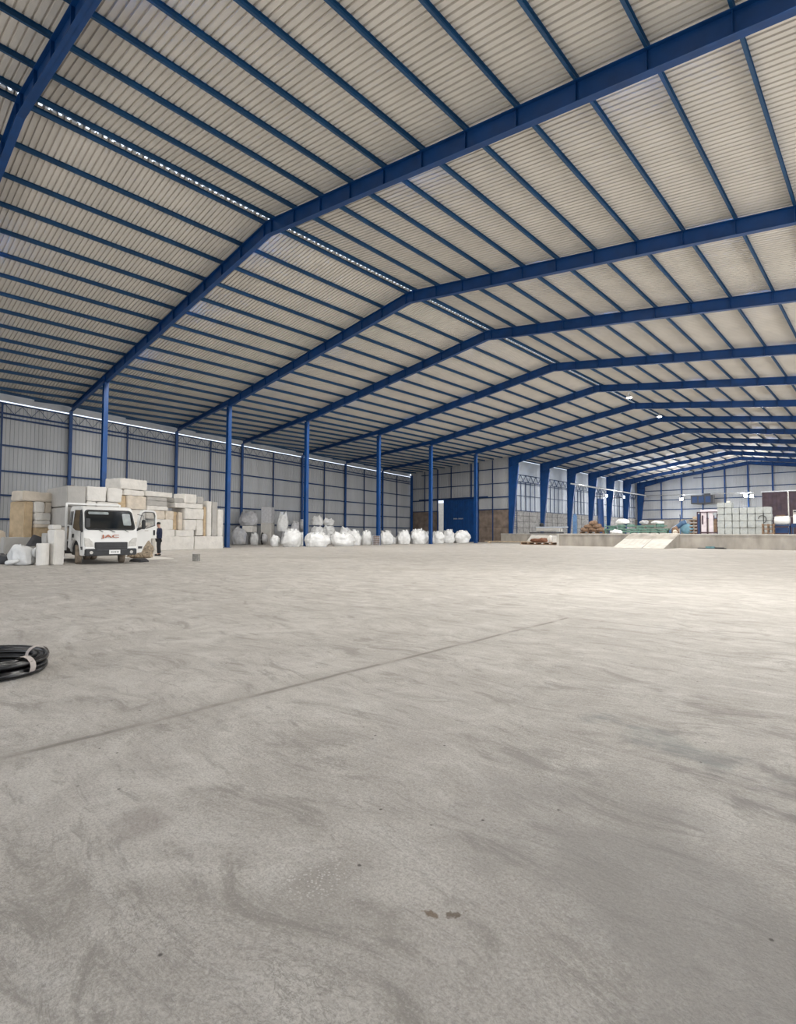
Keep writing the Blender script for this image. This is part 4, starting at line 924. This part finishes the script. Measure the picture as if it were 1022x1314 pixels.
for s in (-1, 1):
    MB().lathe((s*.028, -.121, 1.675), [(.002, -.006), (.009, 0), (.002, .006)], 8, 'y').build('eye', 'blk', h_)
    MB().lathe((s*.083, -.04, 1.65), [(.01, -.012), (.026, 0), (.01, .012)], 10, 'x').build('ear', 'skin', h_)
MB().box(0, -.121, 1.60, .045, .008, .01).build('mouth', 'copper', h_)
skinned('jacket', [(0, .01, .84), (0, .01, 1.0), (0, .02, 1.15), (0, .02, 1.34), (0, 0, 1.46), (.18, .02, 1.40), (.26, -.06, 1.14), (.16, -.21, 1.29), (-.18, .02, 1.40), (-.25, .05, 1.12), (-.24, -.06, .90)],
        [(0, 1), (1, 2), (2, 3), (3, 4), (3, 5), (5, 6), (6, 7), (3, 8), (8, 9), (9, 10)], [(.19, .14), (.20, .15), (.18, .14), (.20, .15), (.10, .09), .085, .07, .055, .085, .07, .055], 'navy', PR, 2)
skinned('trousers', [(0, 0, .93), (.10, 0, .82), (.11, -.01, .48), (.11, .02, .10), (-.10, 0, .82), (-.12, -.02, .48), (-.12, .02, .10)], [(0, 1), (1, 2), (2, 3), (0, 4), (4, 5), (5, 6)], [(.16, .13), .11, .085, .08, .11, .085, .08], 'trous', PR, 2)
for s in (-1, 1):
    MB().box(s*.12, -.05, .045, .10, .27, .09).build('shoe', 'blk', PR, bevel=.025)
MB().lathe((0, -.035, 1.70), [(.092, -.03), (.096, .0), (.09, .05), (.06, .085), (.02, .095)], 18).build('cap', 'hair', PR, smooth=True)

# small grey block on the floor
t = thing('concrete_block', 'small grey block alone on the open floor right of the truck', 'block', (-22.2, 11.0, 0), R(20))
bl = MB(); bl.box(0, 0, .155, .26, .2, .31); bl.build('body', 'block', t, bevel=.008)
bl = MB(); bl.box(.0, -.06, .155, .268, .012, .27); bl.build('groove', 'dkgrey', t)

# ---------------------------------------------------------------- hose coil, front left
t = thing('hose_coil', 'coil of black hose bound with pale tape, on the floor at the left edge', 'hose', (-5.83, .98, 0), R(0))
rn = random.Random(5); hs = MB()
for k in range(15):
    rr = .42+rn.uniform(-.055, .055); zz = .03+rn.uniform(0, .105); tl = rn.uniform(-.02, .02); ph = rn.uniform(0, 6.28); ec = rn.uniform(-.02, .02)
    hs.tube([((rr+.012*math.sin(3*th+ph))*math.cos(th)+ec, (rr*.98+.012*math.cos(2*th+ph))*math.sin(th), zz+tl*math.cos(th+ph)) for th in [2*math.pi*i/44 for i in range(44)]], .019, 8, True)
hs.tube([(-.1, -.42, .05), (.25, -.36, .12), (.42, -.05, .14), (.36, .24, .1)], .016, 6)
hs.build('hose', 'hose', t, smooth=True)
for i, th in enumerate((-.62, .55, 1.75, 3.3, 4.6)):
    tp = MB(); c = Vector((.42*math.cos(th), .42*math.sin(th), .082)); e1 = Vector((math.cos(th), math.sin(th), 0)); tg = Vector((-math.sin(th), math.cos(th), 0))
    N_ = 14; vs = []; fs = []
    for j in range(N_):
        q = 2*math.pi*j/N_; pq = c+e1*.092*math.cos(q)+Vector((0, 0, 1))*.082*math.sin(q)
        vs += [tuple(pq-tg*.028), tuple(pq+tg*.028)]
    for j in range(N_): k = (j+1) % N_; fs.append((2*j, 2*j+1, 2*k+1, 2*k))
    tp.add(vs, fs); tp.build('tape', 'tape', t, smooth=True, recalc=False)

# ---------------------------------------------------------------- platform clutter
G = 'grey wrapped cartons stacked on the platform'
cw, hz_ = .655, .67
rows = ['bottom row', 'second row', 'third row', 'top row']
for c in range(7):
    for q in range(4):
        rn = random.Random(c*9+q)
        block('carton', f'grey wrapped carton, {ORD[c]} from the left in the {rows[q]} of the platform stack', 'carton', -13.12+c*cw+rn.uniform(-.015, .015), 62.3+rn.uniform(-.05, .05), PZ+q*hz_, cw-.035, .8, hz_-.025, 0, 'crate', 200+c*7+q, G, .03, rad=.04)
for c in range(2): block('carton', f'grey carton topping the stack, {["leftmost", "second"][c]} of two higher ones', 'carton', -13.1+c*cw, 62.3, PZ+4*hz_, cw-.03, .8, .5, 0, 'crate', 260+c, G, .02)
block('small_white_box', 'small white item on top of the highest cartons', 'box', -12.5, 62.3, PZ+4*hz_+.5, .3, .3, .18, 0, 'foam', 262, None, .02)
ds = MB()
ds.tube([(.33*math.cos(q*math.pi/9-1.2), 0, .38*math.sin(q*math.pi/9-1.2)) for q in range(13)], .035, 6)
tag(ds.build('handle_loop', 'dkgrey', loc=(-9.6, 61.84, 2.75)), 'dark loop of strapping on the front of the carton stack', 'strap')
# framed booth
t = thing('framed_booth', 'dark red framed booth with white poster panels left of the cartons', 'booth', (-15.4, 66.6, PZ))
f_ = MB()
for x in (-1.0, -.02, .95): f_.box(x, 0, 1.25, .10, .10, 2.5)
for z in (.2, 2.45): f_.box(0, 0, z, 2.0, .08, .1)
for x in (-1.0, .95): f_.box(x, 1.2, 1.25, .10, .10, 2.5)
f_.build('frame', 'redf', t); MB().box(-.38, .08, 1.2, .5, .04, 2.35).build('poster', 'pink', t); MB().box(.32, .08, 1.2, .42, .04, 2.35).build('poster', 'pink', t)
MB().box(.78, .1, .95, .4, .04, 1.5).build('brown_board', 'wood', t); MB().box(-.5, .05, 1.6, .16, .02, 1.0).build('poster_marks', 'maroon', t); MB().box(.62, .05, 1.8, .12, .02, .55).build('poster_marks', 'maroon', t)
MB().box(.2, 1.25, 2.6, 2.4, .05, .35).build('white_fascia', 'pink', t)
MB().box(-.86, .02, 1.15, .2, .2, 2.2).build('dark_post', 'bluedk', t)
# timber table left of the booth
t = thing('wooden_rack', 'stacked brown timber pallets left of the red framed booth', 'pallets', (-17.85, 71.5, PZ)); f_ = MB()
for k in range(5):
    z = .15+k*.38
    f_.box(0, 0, z, 1.15-.1*(k % 2), 1.0, .07); [f_.box(x, 0, z-.1, .12, 1.0, .14) for x in (-.42, 0, .42)]
f_.build('pallet_boards', 'wood', t); MB().box(.2, .3, 2.0, .9, .7, .3).build('top_bundle', 'woodl', t)
# maroon sheet enclosure at right
t = thing('maroon_screen', 'large dark maroon sheet screen behind the cartons at the right', 'screen', (-9.5, 95, PZ)); f_ = MB()
f_.box(0, 0, 3.15, 10.4, .12, 6.3)
for k in range(20): f_.box(-5+k*.52, -.08, 3.15, .08, .05, 6.2)
f_.build('sheet', 'maroon', t); MB().box(0, -.1, 6.35, 10.6, .2, .16).build('top_rail', 'galv', t); MB().box(0, -.15, 2.6, 10.4, .06, .07).build('mid_rail', 'lens', t)
MB().box(-.6, -.3, 3.2, .26, .2, 6.4).build('pale_post', 'lens', t)
# tank and machine right
t = thing('white_tank', 'white horizontal tank on a dark blue frame at the right edge', 'tank', (-8.1, 62.4, PZ))
MB().lathe((0, 0, 1.32), [(.2, -.62), (.42, -.55), (.46, -.3), (.46, .5), (.3, .62)], 20, 'x').build('tank_body', 'white', t, smooth=True)
f_ = MB()
for x in (-.6, .6):
    for y in (-.4, .4): f_.box(x, y, .42, .08, .08, .85)
f_.box(0, 0, .84, 1.4, 1.0, .08); f_.box(0, -.1, .4, 1.0, .6, .5); f_.build('stand', 'bluedk', t); MB().box(-.1, 0, 1.82, .7, .5, .08).build('lid', 'wood', t)
t = thing('control_cabinet', 'white and grey control cabinet at the right picture edge', 'cabinet', (-6.9, 62.2, PZ))
MB().box(0, 0, 1.45, .6, .5, .85).build('cabinet_body', 'white', t, bevel=.02); MB().box(-.05, -.02, 2.1, .5, .4, .4).build('panel', 'foamg', t); MB().box(-.05, -.24, 2.15, .4, .03, .12).build('display', 'dkgrey', t)
f_ = MB(); f_.box(0, 0, .85, .9, .6, .35); [f_.box(x, 0, .4, .07, .5, .9) for x in (-.35, .35)]; f_.build('stand', 'bluedk', t)
t = thing('brown_crate', 'brown timber crate between the cartons and the white tank', 'crate', (-8.95, 60.7, PZ)); f_ = MB()
for z in (.12, .5, .88): f_.box(0, 0, z, .95, .7, .09)
for x in (-.42, 0, .42): f_.box(x, -.3, .5, .1, .08, 1.0); f_.box(x, .3, .5, .1, .08, 1.0)
f_.build('slats', 'wood', t)
tag(MB().tube([(0, 0, 0), (0, 0, 4.2)], .05, 8).build('pale_pole', 'lens', loc=(-7.7, 63.4, PZ)), 'thin pale pole rising behind the white tank', 'pole')
# dark box hanging on the end wall
t = thing('hanging_box', 'dark blue box unit mounted high on the end wall', 'box', (-28.5, 119.8, 8.3)); MB().box(0, 0, 0, 4.0, 1.2, 1.7).build('casing', 'dkgrey', t, bevel=.04)
f_ = MB(); [f_.box(x, -.62, 0, .9, .06, 1.2) for x in (-1.3, -.1, 1.1)]; f_.build('louvres', 'bluedk', t); MB().box(.9, -.2, 1.0, 1.0, .6, .3).build('motor', 'dkgrey', t); f_ = MB(); f_.box(0, 1.1, .2, .3, 1.06, .2); f_.build('bracket', 'bluedk', t)
# blue chute
t = thing('blue_chute', 'slanting light blue chute with round housing on the platform', 'chute', (-22.0, 80, PZ), R(0))
f_ = MB(); f_.tube([(-1.1, 0, .3), (.5, 0, 1.55), (.9, 0, 1.7)], [.34, .32, .3], 10); f_.build('tube', 'ltblue', t, smooth=True)
MB().lathe((.95, .2, .75), [(.3, -.35), (.75, -.3), (.75, .3), (.3, .35)], 20, 'y').build('drum_housing', 'skyblue', t, smooth=True)
MB().box(.2, 0, .9, .12, .1, 1.8).build('leg', 'ltblue', t); MB().box(1.4, 0, .8, .1, .1, 1.6).build('leg', 'ltblue', t); MB().box(-.9, -.3, .3, .5, .3, .6).build('motor_box', 'ltblue', t); MB().lathe((-1.15, -.1, .4), [(.1, -.2), (.3, -.1), (.3, .2), (.1, .3)], 14, 'x').build('cap_end', 'white', t, smooth=True)
MB().tube([(.1, 0, 1.5), (.2, 0, 2.2), (.15, 0, 2.7)], .06, 6).build('pipe', 'bluedk', t)
# green machine with covers
t = thing('green_conveyor', 'long green machine bed with sacks and covers on top', 'conveyor', (-23.0, 66.4, PZ)); f_ = MB()
f_.box(0, 0, .55, 7.4, .9, .18); f_.box(0, -.3, .95, 7.2, .1, .12); f_.box(.4, 0, .3, 6.2, .8, .22)
for k in range(8): f_.box(-3.5+k, 0, .28, .12, .9, .56)
f_.build('bed', 'green', t)
f_ = MB(); [f_.box(-2.8+1.1*k, .05, .8+.1*(k % 3), .8, .6, .34+.12*(k % 2), .1*k) for k in range(6)]; f_.build('housings', 'green', t, bevel=.03)
MB().tube([(-3.7, 0, .2), (-3.7, 0, 1.25)], .06, 6).build('post', 'skyblue', t)
bag(-24.6, 66.5, PZ+1.2, 1.6, .6, 'pale cover thrown over the left part of the green machine', 71, 'bag', .8, ears=False, round_=True, group='covers on the green machine', name='machine_cover', cat='cover')
bag(-22.2, 66.9, PZ+1.2, 1.0, .4, 'grey cover over the middle of the green machine', 72, 'bagg', .7, ears=False, round_=True, group='covers on the green machine', name='machine_cover', cat='cover')
bag(-20.5, 66.4, PZ+1.2, 1.5, .32, 'flat white cover on the right end of the green machine', 73, 'bag', .8, ears=False, round_=True, group='covers on the green machine', name='machine_cover', cat='cover')
bag(-18.7, 66.6, PZ, .8, .85, 'brown sack at the right end of the green machine', 74, 'sack', .7, ears=False, round_=True, group=None, name='brown_sack')
bag(-18.5, 65.9, PZ, .45, .5, 'pale crumpled paper beside the brown sack', 75, 'foamc', .4, ears=False, round_=True, group=None, name='paper_heap', cat='paper')
bag(-22.0, 57.6, PZ, 1.35, .42, 'low white heap at the platform edge left of the ramp', 76, 'bag', .8, ears=False, round_=True, group=None, name='white_heap', cat='heap')
# brown pallet pile
t = thing('sack_pallet', 'pile of brown sacks on a timber pallet near the platform edge', 'pile', (-29.5, 69.5, PZ)); f_ = MB()
for z in (.06, .3): f_.box(0, 0, z, 3.4, 1.2, .07)
for x in (-1.5, -.5, .5, 1.5): f_.box(x, 0, .18, .14, 1.2, .2)
f_.build('pallet', 'wood', t)
for k, (x, z, w_) in enumerate(((-1.1, .34, 1.3), (0, .34, 1.3), (1.05, .34, 1.3), (-.6, .78, 1.2), (.5, .78, 1.2), (0, 1.2, 1.2))):
    mb, _ = bag_mesh(w_, 1.0, .52, 80+k, False, 0, 20, 10, True); o = mb.build('sack', 'sack', t, smooth=True); o.location = (x, 0, z)
t = MB(); t.box(0, 0, 1.1, .42, .4, 2.2); t.box(0, 0, 2.25, .3, .3, .3)
tag(t.build('blue_bollard', 'ltblue', loc=(-28.6, 62, PZ), bevel=.03), 'light blue steel post at the platform edge', 'post')
# wrapped machine left on platform
t = thing('covered_machine', 'low white covered machine on the platform below the second tapered column', 'machine', (-35.2, 67.8, PZ)); f_ = MB()
f_.box(.2, 0, .55, 3.6, 1.0, .5); f_.build('cover', 'foamg', t, bevel=.08); MB().box(-.2, 0, .12, 4.6, 1.0, .18).build('base', 'dkgrey', t); MB().box(.6, 0, .9, 4.4, .8, .14).build('top_sheet', 'wallw', t, bevel=.03)
MB().lathe((-.9, 0, 1.2), [(.1, -.3), (.3, -.15), (.3, .15), (.1, .3)], 14).build('dark_ball', 'blk', t, smooth=True); MB().box(1.7, -.1, .5, .9, .7, .7).build('white_cover', 'white', t, bevel=.15)
# pallets and planks on the floor before the platform
t = thing('floor_pallets', 'low brown pallets with scrap before the left end of the platform', 'pallets', (-30.3, 57.0, 0)); f_ = MB()
for z in (.05, .26): f_.box(0, 0, z, 5.2, 1.1, .07)
for k in range(6): f_.box(-2.4+k*.96, 0, .15, .16, 1.1, .16)
f_.build('boards', 'wood', t); mb, _ = bag_mesh(2.3, .9, .5, 90, False, 0, 20, 10, True); o = mb.build('scrap_heap', 'rust', t, smooth=True); o.location = (-.4, 0, .3)
mb, _ = bag_mesh(.45, .4, .8, 92, False, 0, 16, 8, True); o = mb.build('pale_lump', 'foam', t, smooth=True); o.location = (1.0, .1, .3)
t = MB(); t.box(0, 0, .25, 7.5, .25, .12, -.04); t.box(-3, 0, .1, .3, .3, .2); t.box(2.6, 0, .1, .3, .3, .2)
tag(t.build('long_plank', 'woodl', loc=(-37.6, 61.6, 0)), 'long pale plank on blocks before the partition', 'plank')
# sloping rubble against the platform's left part
t = MB(); t.add([(-3.2, -1.6, 0), (3.4, -2.2, 0), (3.4, 0, 1.0), (-3.2, 0, 1.15), (-3.6, 0, 0), (3.8, 0, 0)], [(0, 1, 2, 3), (0, 3, 4), (1, 5, 2), (2, 5, 4, 3), (0, 4, 5, 1)])
tag(t.build('rubble_bank', 'concl', loc=(-33.8, 66.5, 0)), 'sloping bank of pale rubble against the platform left of its corner', 'rubble')
# low dark things at the foot of the platform right of the ramp
t = thing('floor_bars', 'dark flat bars with a green part lying at the platform foot right of the ramp', 'bars', (-12.0, 53.2, 0)); f_ = MB(); f_.box(0, 0, .05, 2.2, .18, .08); f_.box(.5, -.1, .12, .9, .25, .06); f_.build('bars', 'dkgrey', t); MB().box(-.1, -.12, .14, .7, .22, .16).build('green_part', 'teal', t, bevel=.02)

# pale building seen through the gap beside the blue door
t = thing('outbuilding', 'pale building outside, seen through the gap beside the blue door', 'building', (-57.5, 77.5, -.32)); MB().box(0, 0, 3.6, 9, 1, 7.2).build('wall', 'foamc', t); MB().box(-.2, -.52, 2.2, .35, .06, 2.2).build('drainpipe', 'dkgrey', t); MB().box(.9, -.52, 3.6, .9, .06, 1.2).build('window', 'foamg', t); MB().box(-.2, -.52, 4.9, .3, .06, 1.6).build('wall_marks', 'tan', t)
